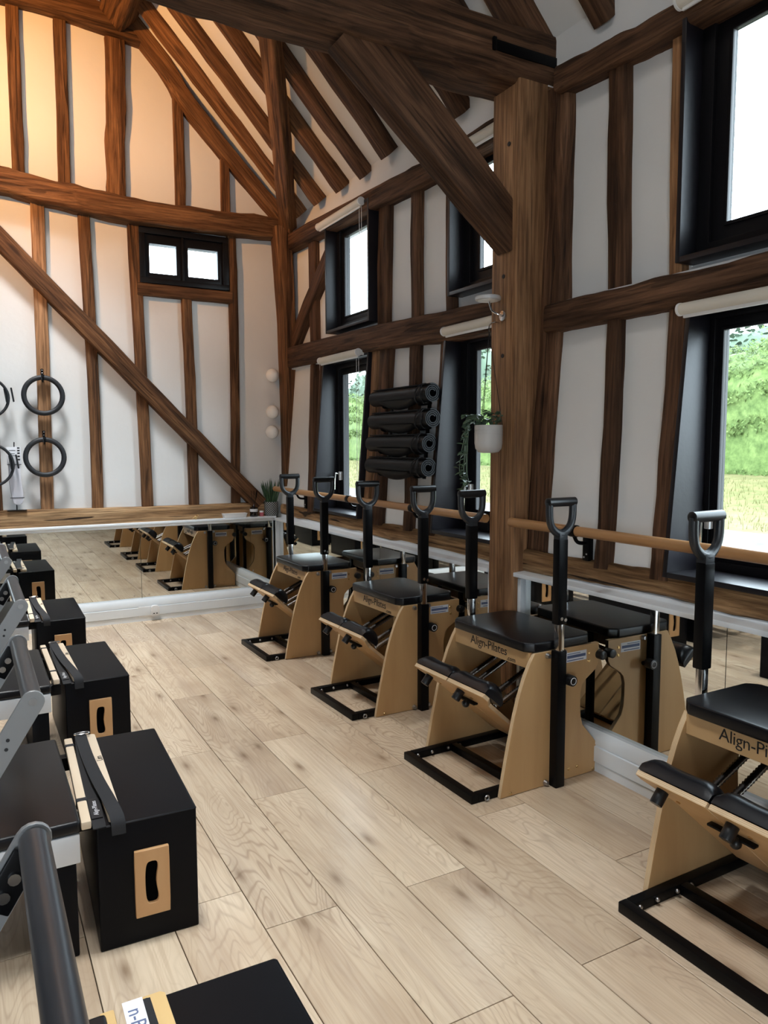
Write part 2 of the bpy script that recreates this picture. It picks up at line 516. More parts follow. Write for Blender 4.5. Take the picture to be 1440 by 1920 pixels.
def copy_tree(o, parent=None):
    c = o.copy()
    COL.objects.link(c)
    if parent is not None:
        c.parent = parent
    for ch in o.children:
        copy_tree(ch, c)
    return c

def catmull(pts, n):
    pts = [Vector(p) for p in pts]
    if len(pts) == 2:
        return [pts[0].lerp(pts[1], i / n) for i in range(n + 1)]
    out = []
    k = len(pts) - 1
    for i in range(n + 1):
        t = i / n * k
        a = min(int(t), k - 1)
        f = t - a
        p0, p1, p2, p3 = pts[max(a - 1, 0)], pts[a], pts[a + 1], pts[min(a + 2, k)]
        out.append(0.5 * ((2 * p1) + (p2 - p0) * f + (2 * p0 - 5 * p1 + 4 * p2 - p3) * f * f + (3 * p1 - p0 - 3 * p2 + p3) * f ** 3))
    return out

_tseed = [0]
def timber(name, pts, w, d, nrm, parent, mat='oak', rough=0.007, rnd=0.22, wob=0.0, label=None):
    """hand-hewn timber along a centre path; w across the wall, d along nrm; waney edges and slight wobble"""
    _tseed[0] += 1
    sd = _tseed[0] * 7.31
    p = [Vector(q) for q in pts]
    L = sum((p[i + 1] - p[i]).length for i in range(len(p) - 1))
    n = max(3, int(L / 0.13))
    path = catmull(p, n)
    X = (p[-1] - p[0]).normalized()
    Z = Vector(nrm); Z = (Z - X * Z.dot(X)).normalized()
    Y = Z.cross(X)
    mw = Matrix((X, Y, Z)).transposed().to_4x4(); mw.translation = p[0]
    inv = mw.inverted()
    ws = w if isinstance(w, (tuple, list)) else (w, w)
    ds = d if isinstance(d, (tuple, list)) else (d, d)
    # rounded rectangle section of 12 points
    sec = []
    for cx, cy, a0 in ((1, 1, 0), (-1, 1, 90), (-1, -1, 180), (1, -1, 270)):
        for q in (0, 45, 90):
            sec.append((cx, cy, math.cos(R(a0 + q)), math.sin(R(a0 + q))))
    mb = MB(); k = len(sec); vs = []
    for i, c in enumerate(path):
        t = i / n
        ww = (ws[0] + (ws[1] - ws[0]) * t) / 2; dd = (ds[0] + (ds[1] - ds[0]) * t) / 2
        rr = min(ww, dd) * rnd
        c = inv @ c
        wo = noise.noise((t * L * 0.9, sd, 0.0)) * wob
        for (cx, cy, ux, uy) in sec:
            y = cx * (ww - rr) + ux * rr
            z = cy * (dd - rr) + uy * rr
            nn = noise.noise((c.x * 2.3 + sd, y * 7, z * 7)) + 0.6 * noise.noise((c.x * 6.1 + sd, y * 14, z * 14 + 5))
            f = nn * rough
            vs.append((c.x, c.y + y + math.copysign(f, y) * 1.2 + wo, c.z + z + math.copysign(f, z)))
    fs = []
    for i in range(n):
        for j in range(k):
            j2 = (j + 1) % k
            fs.append((i * k + j, i * k + j2, (i + 1) * k + j2, (i + 1) * k + j))
    fs.append(tuple(range(k - 1, -1, -1))); fs.append(tuple(n * k + j for j in range(k)))
    mb.add(vs, fs)
    o = link(name, mb.mesh(name, mat, angle=50), parent, mw)
    if label: o['label'] = label
    return o

def text_mesh(name, body, size, mat, ext=0.0006, align='CENTER', space=1.0, off=0.0):
    cu = bpy.data.curves.new(name, 'FONT')
    cu.body = body; cu.size = size; cu.extrude = ext
    cu.align_x = align; cu.align_y = 'CENTER'; cu.space_character = space
    cu.resolution_u = 2; cu.offset = off
    o = bpy.data.objects.new(name, cu)
    COL.objects.link(o)
    dg = bpy.context.evaluated_depsgraph_get()
    me = bpy.data.meshes.new_from_object(o.evaluated_get(dg))
    me.name = name
    bpy.data.objects.remove(o)
    me.materials.clear(); me.materials.append(M[mat])
    return me

def frame_axes(x, y, z, loc):
    m = Matrix((Vector(x), Vector(y), Vector(z))).transposed().to_4x4()
    m.translation = loc
    return m
# ================================================================== the room
XR, XL, YF, YB = 2.68, -3.48, 6.62, -2.4     # plaster planes
XRIDGE = -0.40
def zroof(x):                                 # underside of the rafters
    return 3.526 + 1.05 * (2.567 - (x if x > XRIDGE else 2 * XRIDGE - x))
def xlow(z):                                  # lower half of the old wall leans: foot further into the room
    return 2.60 - 0.085 * (2.15 - z)

# ---- floor: planks laid along y
floor = MB().box(XL - 0.1, 2.66, YB - 0.1, YF + 0.1, -0.10, -0.013).build('floor', 'bark')
tag(floor, 'light oak laminate floor of long planks', kind='structure')
PW, PL = 0.2473, 1.432
known = {0: 2.11, 1: 1.513, 2: 2.088, 3: 1.512, 4: 0.93, 5: 1.86, 6: 1.30}
plank_meshes = {}
def plank_mesh(wd, ln):
    key = (round(wd, 3), round(ln, 3))
    if key not in plank_meshes:
        g = 0.0013
        plank_meshes[key] = MB().box(-wd / 2 + g, wd / 2 - g, -ln / 2 + g, ln / 2 - g, -0.012, 0.0).mesh('plank', 'floor', 0.0012, 1)
    return plank_meshes[key]
rp = random.Random(3)
for k in range(-17, 8):
    x0 = 0.743 + k * PW
    x1 = min(x0 + PW, 2.555)
    if x1 - x0 < 0.03 or x1 < XL: continue
    x0 = max(x0, XL)
    y = known.get(k, rp.uniform(0, PL))
    while y > YB: y -= PL
    while y < YF:
        a, b = max(y, YB), min(y + PL, YF - 0.04)
        if b - a > 0.05:
            o = link('plank', plank_mesh(x1 - x0, b - a), floor)
            o.location = ((x0 + x1) / 2, (a + b) / 2, 0)
        y += PL

# ---- far gable wall with its small window opening
GW = (1.325, 2.085, 2.846, 3.300)
mb = MB()
def vquad(x0, x1, z0a, z0b, z1a, z1b, y):
    mb.add([(x0, y, z0a), (x1, y, z0b), (x1, y, z1b), (x0, y, z1a)], [(0, 1, 2, 3)])
for x0, x1 in ((XL - 0.2, XRIDGE), (XRIDGE, GW[0]), (GW[1], 2.9)):
    vquad(x0, x1, -0.05, -0.05, zroof(x0) + 0.2, zroof(x1) + 0.2, YF)
vquad(GW[0], GW[1], -0.05, -0.05, GW[2], GW[2], YF)
vquad(GW[0], GW[1], GW[3], GW[3], zroof(GW[0]) + 0.2, zroof(GW[1]) + 0.2, YF)
wall_far = mb.build('wall_far', 'plaster')
tag(wall_far, 'far gable wall, white plaster between exposed brown oak studs', kind='structure')
NF = (0, -1, 0)
ft = lambda nm, pts, w, d, mat='oak', **k: timber(nm, pts, w, d, NF, wall_far, mat, **k)
yf = 6.61
ft('tie_beam', [(-3.3, 6.58, 3.42), (-1.6, 6.58, 3.60), (-0.4, 6.58, 3.56), (0.315, 6.575, 3.495), (0.75, 6.57, 3.44), (1.21, 6.57, 3.405), (1.9, 6.575, 3.405), (2.56, 6.58, 3.425)], (0.19, 0.165), 0.16, rough=0.020)
ft('sill_beam', [(-3.4, 6.60, 0.905), (-1.0, 6.595, 0.905), (0.2, 6.60, 0.915), (1.2, 6.60, 0.905), (2.40, 6.60, 0.90)], (0.155, 0.13), 0.10, 'oak_pale', rough=0.004)
ft('collar_beam', [(-2.3, 6.57, 4.84), (0.37, 6.57, 4.905), (0.9, 6.57, 4.88), (1.46, 6.57, 4.81)], (0.24, 0.17), 0.14, rough=0.01)
ft('rafter', [(2.60, 6.56, 3.50), (2.1, 6.56, 3.985), (1.735, 6.56, 4.36), (1.40, 6.56, 4.79), (XRIDGE, 6.56, 6.6)], (0.10, 0.12), 0.14, rough=0.008)
ft('rafter', [(-3.40, 6.56, 3.50), (XRIDGE, 6.56, 6.6)], 0.11, 0.14)
for x, zt, wd, lean in ((-0.62, 4.78, 0.09, 0), (-0.27, 4.78, 0.085, 0), (0.08, 4.78, 0.085, 0.005), (0.445, 4.80, 0.085, 0.004), (0.77, 4.78, 0.085, 0.01), (1.165, 4.74, 0.135, 0.02), (1.682, 4.42, 0.078, 0.0), (2.076, 3.99, 0.072, 0.0)):
    ft('stud', [(x, yf, 3.44), (x + lean * 0.8, yf, (3.44 + zt) / 2), (x + lean, yf, zt)], wd, 0.07, rough=0.022 if wd > 0.1 else 0.006, wob=0.045 if wd > 0.1 else 0.006)
for x0, x1, zt, wd in ((-1.65, -1.65, 3.5, 0.09), (-1.28, -1.28, 3.5, 0.085), (-0.92, -0.92, 3.5, 0.09), (-0.55, -0.55, 3.5, 0.085), (-0.18, -0.18, 3.5, 0.09), (0.19, 0.19, 3.42, 0.075), (0.549, 0.563, 3.40, 0.092), (0.927, 0.909, 3.37, 0.083), (1.338, 1.287, 3.35, 0.088), (1.734, 1.716, 2.76, 0.082), (2.118, 2.122, 3.33, 0.072)):
    mt = 'oak_sawn' if abs(x0 - 0.549) < 0.01 else 'oak'
    ft('stud', [(x0, yf, 0.95), ((x0 + x1) / 2 + 0.006, yf, (0.95 + zt) / 2), (x1, yf, zt)], wd, 0.07, mt, rough=0.005, wob=0.012)
ft('rail', [(1.30, yf - 0.005, 2.792), (2.11, yf - 0.005, 2.788)], 0.095, 0.085)
ft('brace', [(-0.10, 6.575, 3.47), (0.9, 6.573, 2.43), (1.6, 6.574, 1.70), (2.33, 6.575, 0.955)], 0.135, 0.10, rough=0.006)

# ---- plaster of the window wall: lower half leans, upper half upright, with openings
WIN = {                                       # name: y0, y1, z0, z1 of the lining's outer faces
    'w1l': (4.86, 5.66, 0.955, 2.165), 'w1u': (4.87, 5.62, 2.385, 3.245),
    'w2l': (3.12, 3.875, 0.955, 2.165), 'w2u': (3.12, 3.86, 2.385, 3.20),
    'w3l': (1.16, 2.105, 0.955, 2.06), 'w3u': (1.16, 2.185, 2.235, 3.225),
    'w4l': (-1.5, -0.5, 0.955, 2.06), 'w4u': (-1.5, -0.5, 2.235, 3.225)}
def grid_wall(mb, y0, y1, z0, z1, holes, xf):
    ys = sorted({y0, y1, *[h[0] for h in holes], *[h[1] for h in holes]})
    zs = sorted({z0, z1, *[h[2] for h in holes], *[h[3] for h in holes]})
    ys = [q for q in ys if y0 <= q <= y1]; zs = [q for q in zs if z0 <= q <= z1]
    for i in range(len(ys) - 1):
        for j in range(len(zs) - 1):
            cy, cz = (ys[i] + ys[i + 1]) / 2, (zs[j] + zs[j + 1]) / 2
            if any(h[0] < cy < h[1] and h[2] < cz < h[3] for h in holes): continue
            mb.add([(xf(zs[j]), ys[i], zs[j]), (xf(zs[j]), ys[i + 1], zs[j]), (xf(zs[j + 1]), ys[i + 1], zs[j + 1]), (xf(zs[j + 1]), ys[i], zs[j + 1])], [(0, 1, 2, 3)])
mb = MB()
hl = [WIN[k] for k in ('w1l', 'w2l', 'w3l', 'w4l')]; hu = [WIN[k] for k in ('w1u', 'w2u', 'w3u', 'w4u')]
grid_wall(mb, YB, YF + 0.05, 0.78, 2.20, hl, lambda z: xlow(z) + 0.035)
grid_wall(mb, YB, YF + 0.05, 2.20, 3.75, hu, lambda z: XR)
mb.box(2.60, 2.72, YB, YF, 2.17, 2.20)
mb.box(2.515, 2.62, YB, YF, -0.05, 0.86)      # brick upstand behind mirrors and skirting
wall_right = mb.build('wall_right', 'plaster', angle=20)
tag(wall_right, 'long window wall of white plaster and dark oak studs', kind='structure')
NR = (-1, 0, 0)
rt_ = lambda nm, pts, w, d, mat='oak_dark', **k: timber(nm, pts, w, d, NR, wall_right, mat, **k)
# wall plate, mid rails, sill beams
rt_('wall_plate', [(2.66, 6.6, 3.30), (2.655, 6.33, 3.288), (2.655, 4.8, 3.228), (2.655, 4.1, 3.20), (2.655, 3.3, 3.20)], (0.145, 0.12), 0.15, rough=0.010)
rt_('wall_plate', [(2.66, 2.93, 3.262), (2.66, 2.55, 3.235), (2.66, 2.2, 3.215), (2.66, 0.5, 3.2), (2.66, -2.3, 3.2)], (0.115, 0.095), 0.17, rough=0.013, rnd=0.45)
rt_('mid_rail', [(2.64, 6.5, 2.275), (2.64, 6.3, 2.273), (2.635, 4.78, 2.25), (2.635, 3.88, 2.208), (2.64, 3.2, 2.20)], (0.185, 0.165), 0.16, rough=0.010)
rt_('mid_rail', [(2.64, 2.96, 2.122), (2.64, 2.27, 2.122), (2.64, 1.6, 2.12), (2.64, -2.3, 2.12)], (0.135, 0.125), 0.17, rough=0.013, rnd=0.4)
rt_('sill_beam', [(2.585, 6.5, 0.905), (2.58, 5.2, 0.903), (2.585, 4.2, 0.90), (2.58, 3.26, 0.90)], (0.085, 0.095), 0.15, 'oak_pale', rough=0.012, rnd=0.4)
rt_('sill_beam', [(2.58, 3.03, 0.895), (2.575, 2.5, 0.905), (2.58, 2.1, 0.915), (2.58, 1.4, 0.905), (2.58, -2.3, 0.905)], (0.10, 0.10), 0.15, 'oak_pale', rough=0.014, rnd=0.4)
# studs above the rail
for ya, yb, wd in ((6.02, 6.00, 0.125), (4.755, 4.785, 0.135), (4.33, 4.33, 0.09), (3.93, 3.92, 0.07), (2.588, 2.562, 0.10), (2.256, 2.228, 0.062)):
    mt = 'oak_sawn' if abs(ya - 2.256) < 0.01 else 'oak_dark'
    xx = XR - 0.012
    rt_('stud', [(xx, yb, 2.18), (xx, (ya + yb) / 2 + 0.004, 2.75), (xx, ya, 3.24)], wd, 0.07, mt, rough=0.006, wob=0.012)
# studs below the rail follow the lean of the wall
for ya, yb, wd, mt in ((5.93, 5.785, 0.085, 'oak_dark'), (5.74, 5.715, 0.055, 'oak_dark'), (4.805, 4.79, 0.08, 'oak_sawn'), (4.665, 4.63, 0.13, 'oak_dark'), (4.275, 4.205, 0.085, 'oak_dark'), (3.92, 3.915, 0.05, 'oak_dark'), (2.532, 2.475, 0.07, 'oak_dark'), (2.175, 2.150, 0.085, 'oak_dark')):
    rt_('stud', [(xlow(0.93) + 0.025, yb, 0.93), (xlow(1.5) + 0.025, ya * 0.55 + yb * 0.45 - 0.012, 1.5), (xlow(2.17) + 0.025, ya, 2.17)], wd, 0.07, mt, rough=0.009, wob=0.015)
rt_('brace', [(2.645, 6.47, 2.37), (2.645, 6.1, 2.68), (2.645, 5.64, 3.02)], 0.13, 0.08, 'oak_dark', rough=0.006)
# corner post and the rough wall post beside the new truss post
rt_('post', [(2.60, 6.50, 0.94), (2.595, 6.49, 2.2), (2.565, 6.49, 3.0), (2.545, 6.49, 3.42)], (0.15, 0.17), (0.10, 0.15), 'oak', rough=0.007)
rt_('post', [(2.575, 2.955, 0.93), (2.62, 2.965, 1.6), (2.66, 2.975, 2.3), (2.68, 2.97, 3.25)], (0.15, 0.14), (0.11, 0.11), 'oak_dark', rough=0.012)
rt_('post', [(2.66, 3.33, 0.93), (2.68, 3.33, 3.2)], 0.10, 0.10, 'oak_dark', rough=0.01)
for y in (0.95, 0.35, -0.3, -1.75):
    rt_('stud', [(XR - 0.05, y, 0.93), (XR - 0.012, y, 3.2)], 0.09, 0.12, 'oak_dark', rough=0.008)

# ---- wall on the other side and the wall behind the camera, with daylight openings
LWIN = []
mb = MB()
grid_wall(mb, YB, YF + 0.05, -0.05, 3.75, LWIN, lambda z: XL)
wall_left = mb.build('wall_left', 'navy', angle=20)
tag(wall_left, 'dark navy painted side wall behind the reformers', kind='structure')
for y in (5.9, 5.2, 4.75, 3.35, 2.75, 2.42, 0.18, -0.3, -2.1):
    timber('stud', [(XL + 0.02, y, 0.05), (XL + 0.02, y, 3.5)], 0.10, 0.08, (1, 0, 0), wall_left, 'oak_dark')
timber('wall_plate', [(XL + 0.04, YB, 3.45), (XL + 0.04, 6.5, 3.45)], 0.16, 0.16, (1, 0, 0), wall_left, 'oak_dark')
BW = (-2.4, -1.3, 0.05, 2.15)
mb = MB()
for x0, x1 in ((XL - 0.2, BW[0]), (BW[1], XRIDGE), (XRIDGE, 2.9)):
    mb.add([(x0, YB, -0.05), (x1, YB, -0.05), (x1, YB, zroof(x1) + 0.2), (x0, YB, zroof(x0) + 0.2)], [(0, 1, 2, 3)])
for x0, x1 in ((BW[0], BW[1]),):
    mb.add([(x0, YB, BW[3]), (x1, YB, BW[3]), (x1, YB, zroof(x1) + 0.2), (x0, YB, zroof(x0) + 0.2)], [(0, 1, 2, 3)])
wall_back = mb.build('wall_back', 'plaster', angle=20)
tag(wall_back, 'white plaster gable wall opposite the mirror', kind='structure')
portal(((BW[0] + BW[1]) / 2, YB - 0.05, 1.2), (0, 1, 0), 1.1, 2.1)

# ---- ceiling: plaster slopes with rafters under them
mb = MB()
za, zb = zroof(2.95) + 0.12, zroof(XRIDGE) + 0.12
mb.add([(2.95, YB - 0.1, za), (XRIDGE, YB - 0.1, zb), (XRIDGE, YF + 0.1, zb), (2.95, YF + 0.1, za)], [(0, 1, 2, 3)])
za, zb = zroof(XRIDGE) + 0.12, zroof(XL - 0.25) + 0.12
mb.add([(XRIDGE, YB - 0.1, za), (XL - 0.25, YB - 0.1, zb), (XL - 0.25, YF + 0.1, zb), (XRIDGE, YF + 0.1, za)], [(0, 1, 2, 3)])
ceiling = mb.build('ceiling', 'plaster', angle=20)
tag(ceiling, 'vaulted white plaster ceiling carried on curved oak rafters', kind='structure')
SN = Vector((-1.05, 0, -1)).normalized()      # into the room
def rafter(y, x0, wd=0.115, bow=0.0, yo=0.0, mat='oak'):
    pts = []
    for t in (0, 0.33, 0.66, 1):
        x = x0 + (XRIDGE + 0.05 - x0) * t
        pts.append(Vector((x, y + yo * math.sin(PI * t), zroof(x))) - SN * (0.04 + bow * math.sin(PI * t)))
    timber('rafter', pts, wd * 0.86, 0.10, SN, ceiling, mat, rough=0.012, rnd=0.4, wob=0.03)
for y, x0, wd in ((6.25, 2.62, 0.11), (5.86, 2.62, 0.12), (5.44, 2.63, 0.125), (5.075, 2.64, 0.12), (4.68, 2.62, 0.15), (4.26, 2.64, 0.12), (3.845, 2.65, 0.125), (3.50, 2.66, 0.11), (2.70, 2.66, 0.12), (2.28, 2.66, 0.12), (1.85, 2.66, 0.12), (1.4, 2.66, 0.12), (0.95, 2.66, 0.12)):
    rafter(y, x0, wd, random.uniform(-0.01, 0.02), random.uniform(-0.03, 0.03), 'oak' if y > 5.2 else 'oak_dark')
timber('purlin', [(1.21, YB, 4.90), (1.215, 2.0, 4.92), (1.21, 6.55, 4.90)], 0.22, 0.20, SN, ceiling, 'oak', rough=0.008)
timber('ridge_beam', [(XRIDGE, YB, 6.55), (XRIDGE, 6.55, 6.55)], 0.12, 0.2, (0, 0, -1), ceiling, 'oak')
timber('wind_brace', [Vector((2.62, 6.42, 3.46)) + SN * 0.05, Vector((2.27, 5.62, 3.84)) + SN * 0.07, Vector((1.86, 4.80, 4.27)) + SN * 0.06], 0.135, 0.09, SN, ceiling, 'oak', rough=0.007)

# ---- roof truss at the middle of the window wall
truss = thing('roof_truss', 'heavy oak roof truss with knee brace on a square post', 'roof truss', (2.55, 3.15, 0), kind='structure')
T0 = Vector((2.55, 3.15, 0))
tt = lambda nm, pts, w, d, n, mat, **k: timber(nm, [Vector(p) - T0 for p in pts], w, d, n, truss, mat, **k)
tt('post', [(2.552, 3.135, 0), (2.552, 3.135, 1.6), (2.556, 3.14, 3.28)], 0.21, 0.225, (-1, 0, 0), 'oak_sawn', rough=0.003, rnd=0.08)
tt('tie_beam', [(2.72, 3.17, 3.395), (1.5, 3.17, 3.41), (0.3, 3.17, 3.435), (-1.6, 3.17, 3.42), (-3.4, 3.17, 3.40)], (0.26, 0.30), 0.24, (0, -1, 0), 'oak_dark', rough=0.018, rnd=0.2)
tt('knee_brace', [(2.50, 3.135, 2.54), (2.10, 3.135, 2.875), (1.56, 3.135, 3.33)], (0.20, 0.25), 0.12, (0, -1, 0), 'oak_dark', rough=0.006)
tt('principal_rafter', [(2.70, 3.15, 3.50), (1.2, 3.15, 5.05), (XRIDGE, 3.15, 6.55)], 0.20, 0.18, (0, -1, 0), 'oak_dark', rough=0.010)
mb = MB()
mb.box(2.28 - 2.55, 2.735 - 2.55, -0.112, -0.100, 3.375, 3.425).box(2.28 - 2.55, 2.30 - 2.55, -0.122, -0.1, 3.37, 3.43)
o = mb.build('iron_strap', 'black_metal', truss, 0.003); o['label'] = 'black iron strap'
for x, z in ((-0.092, 2.99), (-0.06, 2.35), (-0.085, 2.62), (-0.06, 1.95)):
    o = MB().cyl((-0.1130, x + 0.05, z), (-0.106, x + 0.05, z), 0.011, 10).build('peg_hole', 'dark', truss)
# loose white cable round the beam end
o = MB().tube(catmull([(0.06, -0.13, 3.27), (0.15, -0.14, 3.265), (0.19, -0.15, 3.30), (0.20, -0.16, 3.36), (0.26, -0.18, 3.39)], 16), 0.0035, 6).build('cable', 'white_plastic', truss)

# ---- skirting boards
def skirting(name, along, a, b, pos, label):
    prof = [(0, 0), (0, 0.040), (0.004, 0.043), (0.004, 0.046), (-0.006, 0.048), (-0.006, 0.118), (0.004, 0.120), (0.004, 0.123), (0, 0.126), (0, 0.165), (0.012, 0.182), (0.016, 0.19), (0.06, 0.19), (0.06, 0)]
    mb = MB()
    if along == 'x':
        mb.prism([(pos + d, z) for d, z in prof], 'x', a, b)
    else:
        mb.prism([(pos + d, z) for d, z in prof], 'y', a, b)
    o = mb.build(name, 'white_paint', None, 0)
    return tag(o, label, kind='structure')
skirting('baseboard_far', 'x', XL + 0.01, 2.462, 6.505, 'white skirting with cable trunking under the gable mirror')
skirting('baseboard_right', 'y', 3.25, 6.50, 2.458, 'white skirting below the mirror between post and corner')
skirting('baseboard_near', 'y', YB + 0.02, 3.035, 2.458, 'white skirting below the mirror behind the two closer chairs')

# ---- mirrors, ledges and trims
def mirror(label, along, a, b, pos):
    t = thing('wall_mirror', label, 'mirror', (pos, (a + b) / 2, 0.19) if along == 'y' else ((a + b) / 2, pos, 0.19), group='low wall mirrors')
    h = (b - a) / 2 - 0.0015
    if along == 'y':
        MB().box(0, 0.005, -h, h, 0, 0.618).build('glass', 'mirror', t)
        sc = [((-0.003, y, 0.025), (0.0, y, 0.025)) for y in (-h + 0.06, h - 0.06)]
    else:
        MB().box(-h, h, 0, 0.005, 0, 0.618).build('glass', 'mirror', t)
        sc = [((x, -0.003, 0.025), (x, 0.0, 0.025)) for x in (-h + 0.06, h - 0.06)]
    for p, q in sc:
        MB().cyl(p, q, 0.008, 10).build('screw', 'chrome', t)
XM, YM = 2.497, 6.553
mirror('gable mirror panel beside the corner, reflecting the chairs', 'x', 1.255, 2.476, YM)
mirror('gable mirror panel reflecting mostly bare floor', 'x', 0.03, 1.255, YM)
mirror('gable mirror panel hidden behind the reformers', 'x', -1.195, 0.03, YM)
mirror('narrow mirror panel in the corner behind the chair furthest off', 'y', 5.77, 6.53, XM)
mirror('mirror panel behind the third chair from the camera', 'y', 4.572, 5.77, XM)
mirror('mirror panel ending at the oak post', 'y', 3.30, 4.572, XM)
mirror('mirror panel between the oak post and the seam behind the closest chair', 'y', 1.82, 3.028, XM)
mirror('mirror panel behind the closest chair, cut by the photo edge', 'y', 0.60, 1.82, XM)
def ledge(name, label, prof, axis, a, b, n):
    mb = MB(); mb.prism(prof, axis, a, b)
    return tag(mb.build(name, 'white_paint', None, 0.004), label, 'ledge', 'white mirror ledges')
ledge('mirror_ledge', 'white moulded ledge on top of the gable mirror', [(6.478, 0.845), (6.478, 0.828), (6.496, 0.822), (6.500, 0.804), (6.52, 0.800), (6.556, 0.800), (6.556, 0.845)], 'x', XL + 0.02, 2.455, 1)
ledge('mirror_ledge', 'white ledge between the corner and the oak post', [(2.435, 0.828), (2.435, 0.806), (2.515, 0.806), (2.60, 0.86), (2.60, 0.87), (2.53, 0.862), (2.50, 0.832)], 'y', 3.25, 6.478, 2)
ledge('mirror_ledge', 'white ledge running from the oak post past the closest chair', [(2.435, 0.838), (2.435, 0.816), (2.515, 0.816), (2.60, 0.87), (2.60, 0.88), (2.53, 0.872), (2.505, 0.842)], 'y', YB + 0.02, 3.028, 3)
n = 0
for y, lab in ((3.265, 'white edge strip of the mirror on the far side of the post'), (3.012, 'white edge strip of the mirror on the near side of the post'), (6.515, 'white edge strip where the two mirrors meet in the corner')):
    n += 1
    o = MB().box(2.462, 2.515, y - 0.012, y + 0.012, 0.0 if n < 3 else 0.19, 0.806).build('trim_%d' % n, 'white_paint', None, 0.002)
    tag(o, lab, kind='structure')

# ---- windows
wn = [0]
def window(key, label, glass_y0, glass_y1, gz0, gz1, lean=False, handle=None, mull=0):
    """black lining box standing proud of the plaster, frame, sash, pane"""
    wn[0] += 1
    y0, y1, z0, z1 = WIN[key]
    t = thing('window_%d' % wn[0], label, 'window', (2.7, (y0 + y1) / 2, z0), kind='structure')
    T = Vector((2.7, (y0 + y1) / 2, z0))
    th = 0.022
    xf = (lambda z: xlow(z) - 0.035) if lean else (lambda z: 2.575)
    def board(nm, quad_yz):
        # board from the front line to x=2.79; four corners (y,z)
        mb = MB()
        fr = [(xf(z), y, z) for y, z in quad_yz]; bk = [(2.768, y, z) for y, z in quad_yz]
        mb.add([Vector(p) - T for p in fr + bk], [(0, 1, 2, 3), (7, 6, 5, 4), (0, 4, 5, 1), (1, 5, 6, 2), (2, 6, 7, 3), (3, 7, 4, 0)])
        return mb.build(nm, 'lining', t, 0.002)
    board('lining_jamb', [(y0, z0), (y0 + th, z0), (y0 + th, z1), (y0, z1)])
    board('lining_jamb', [(y1 - th, z0), (y1, z0), (y1, z1), (y1 - th, z1)])
    board('lining_head', [(y0 + th, z1 - th), (y1 - th, z1 - th), (y1 - th, z1), (y0 + th, z1)])
    board('lining_sill', [(y0 + th, z0), (y1 - th, z0), (y1 - th, z0 + th), (y0 + th, z0 + th)])
    a, b, c, d = y0 + th, y1 - th, z0 + th, z1 - th
    def ringf(nm, o, i, xa, xb, mat='frame', bv=0.003):
        mb = MB()
        O = [(o[0], o[2]), (o[1], o[2]), (o[1], o[3]), (o[0], o[3])]; I = [(i[0], i[2]), (i[1], i[2]), (i[1], i[3]), (i[0], i[3])]
        mb.ring_plate([(p[0] - T.y, p[1] - T.z) for p in O], [(p[0] - T.y, p[1] - T.z) for p in I], 'x', xa - T.x, xb - T.x)
        return mb.build(nm, mat, t, bv)
    g = (glass_y0, glass_y1, gz0, gz1)
    k = 0.45
    mid = (a + (g[0] - a) * k, b + (g[1] - b) * k, c + (g[2] - c) * k, d + (g[3] - d) * k)
    ringf('frame', (a, b, c, d), mid, 2.672, 2.766)
    ringf('sash', mid, g, 2.690, 2.716)
    bead = (g[0] - 0.012, g[1] + 0.012, g[2] - 0.012, g[3] + 0.012)
    ringf('glazing_bead', bead, (g[0] + 0.002, g[1] - 0.002, g[2] + 0.002, g[3] - 0.002), 2.681, 2.70)
    MB().box(2.706 - T.x, 2.711 - T.x, g[0] - T.y, g[1] - T.y, g[2] - T.z, g[3] - T.z).build('pane', 'glass', t)
    if handle:
        hy, hz = handle
        h = Vector((2.672, hy, hz)) - T
        mb = MB().box(h.x - 0.008, h.x + 0.018, h.y - 0.013, h.y + 0.013, h.z - 0.035, h.z + 0.035)
        o = mb.build('handle_plate', 'white_plastic', t, 0.004)
        MB().tube([(h.x - 0.008, h.y, h.z + 0.02), (h.x - 0.04, h.y, h.z + 0.02), (h.x - 0.05, h.y - 0.004, h.z - 0.03), (h.x - 0.052, h.y - 0.004, h.z - 0.11)], 0.0075, 8).build('handle', 'chrome', t)
    portal((2.80, (g[0] + g[1]) / 2, (g[2] + g[3]) / 2), (-1, 0, 0), g[3] - g[2], g[1] - g[0])
    return t
window('w1u', 'upper black window beside the gable corner', 4.95, 5.48, 2.51, 3.125)
window('w1l', 'tall lower black window beside the gable corner', 4.94, 5.53, 1.08, 2.06, True, (5.575, 1.24))
window('w2u', 'upper black window half hidden behind the knee brace', 3.19, 3.68, 2.52, 3.10)
window('w2l', 'tall lower black window between the rolled mats and the post', 3.19, 3.70, 1.10, 2.055, True, (3.745, 1.22))
window('w3u', 'upper black window with white sky at the edge of the photo', 1.24, 2.032, 2.375, 3.105)
window('w3l', 'large lower black window looking onto the hedge and meadow', 1.24, 2.025, 1.06, 1.955, True, (2.058, 1.18))
window('w4l', 'lower black window in the bay behind the camera', -1.42, -0.58, 1.06, 1.955, True)
window('w4u', 'upper black window in the bay behind the camera', -1.42, -0.58, 2.375, 3.105)

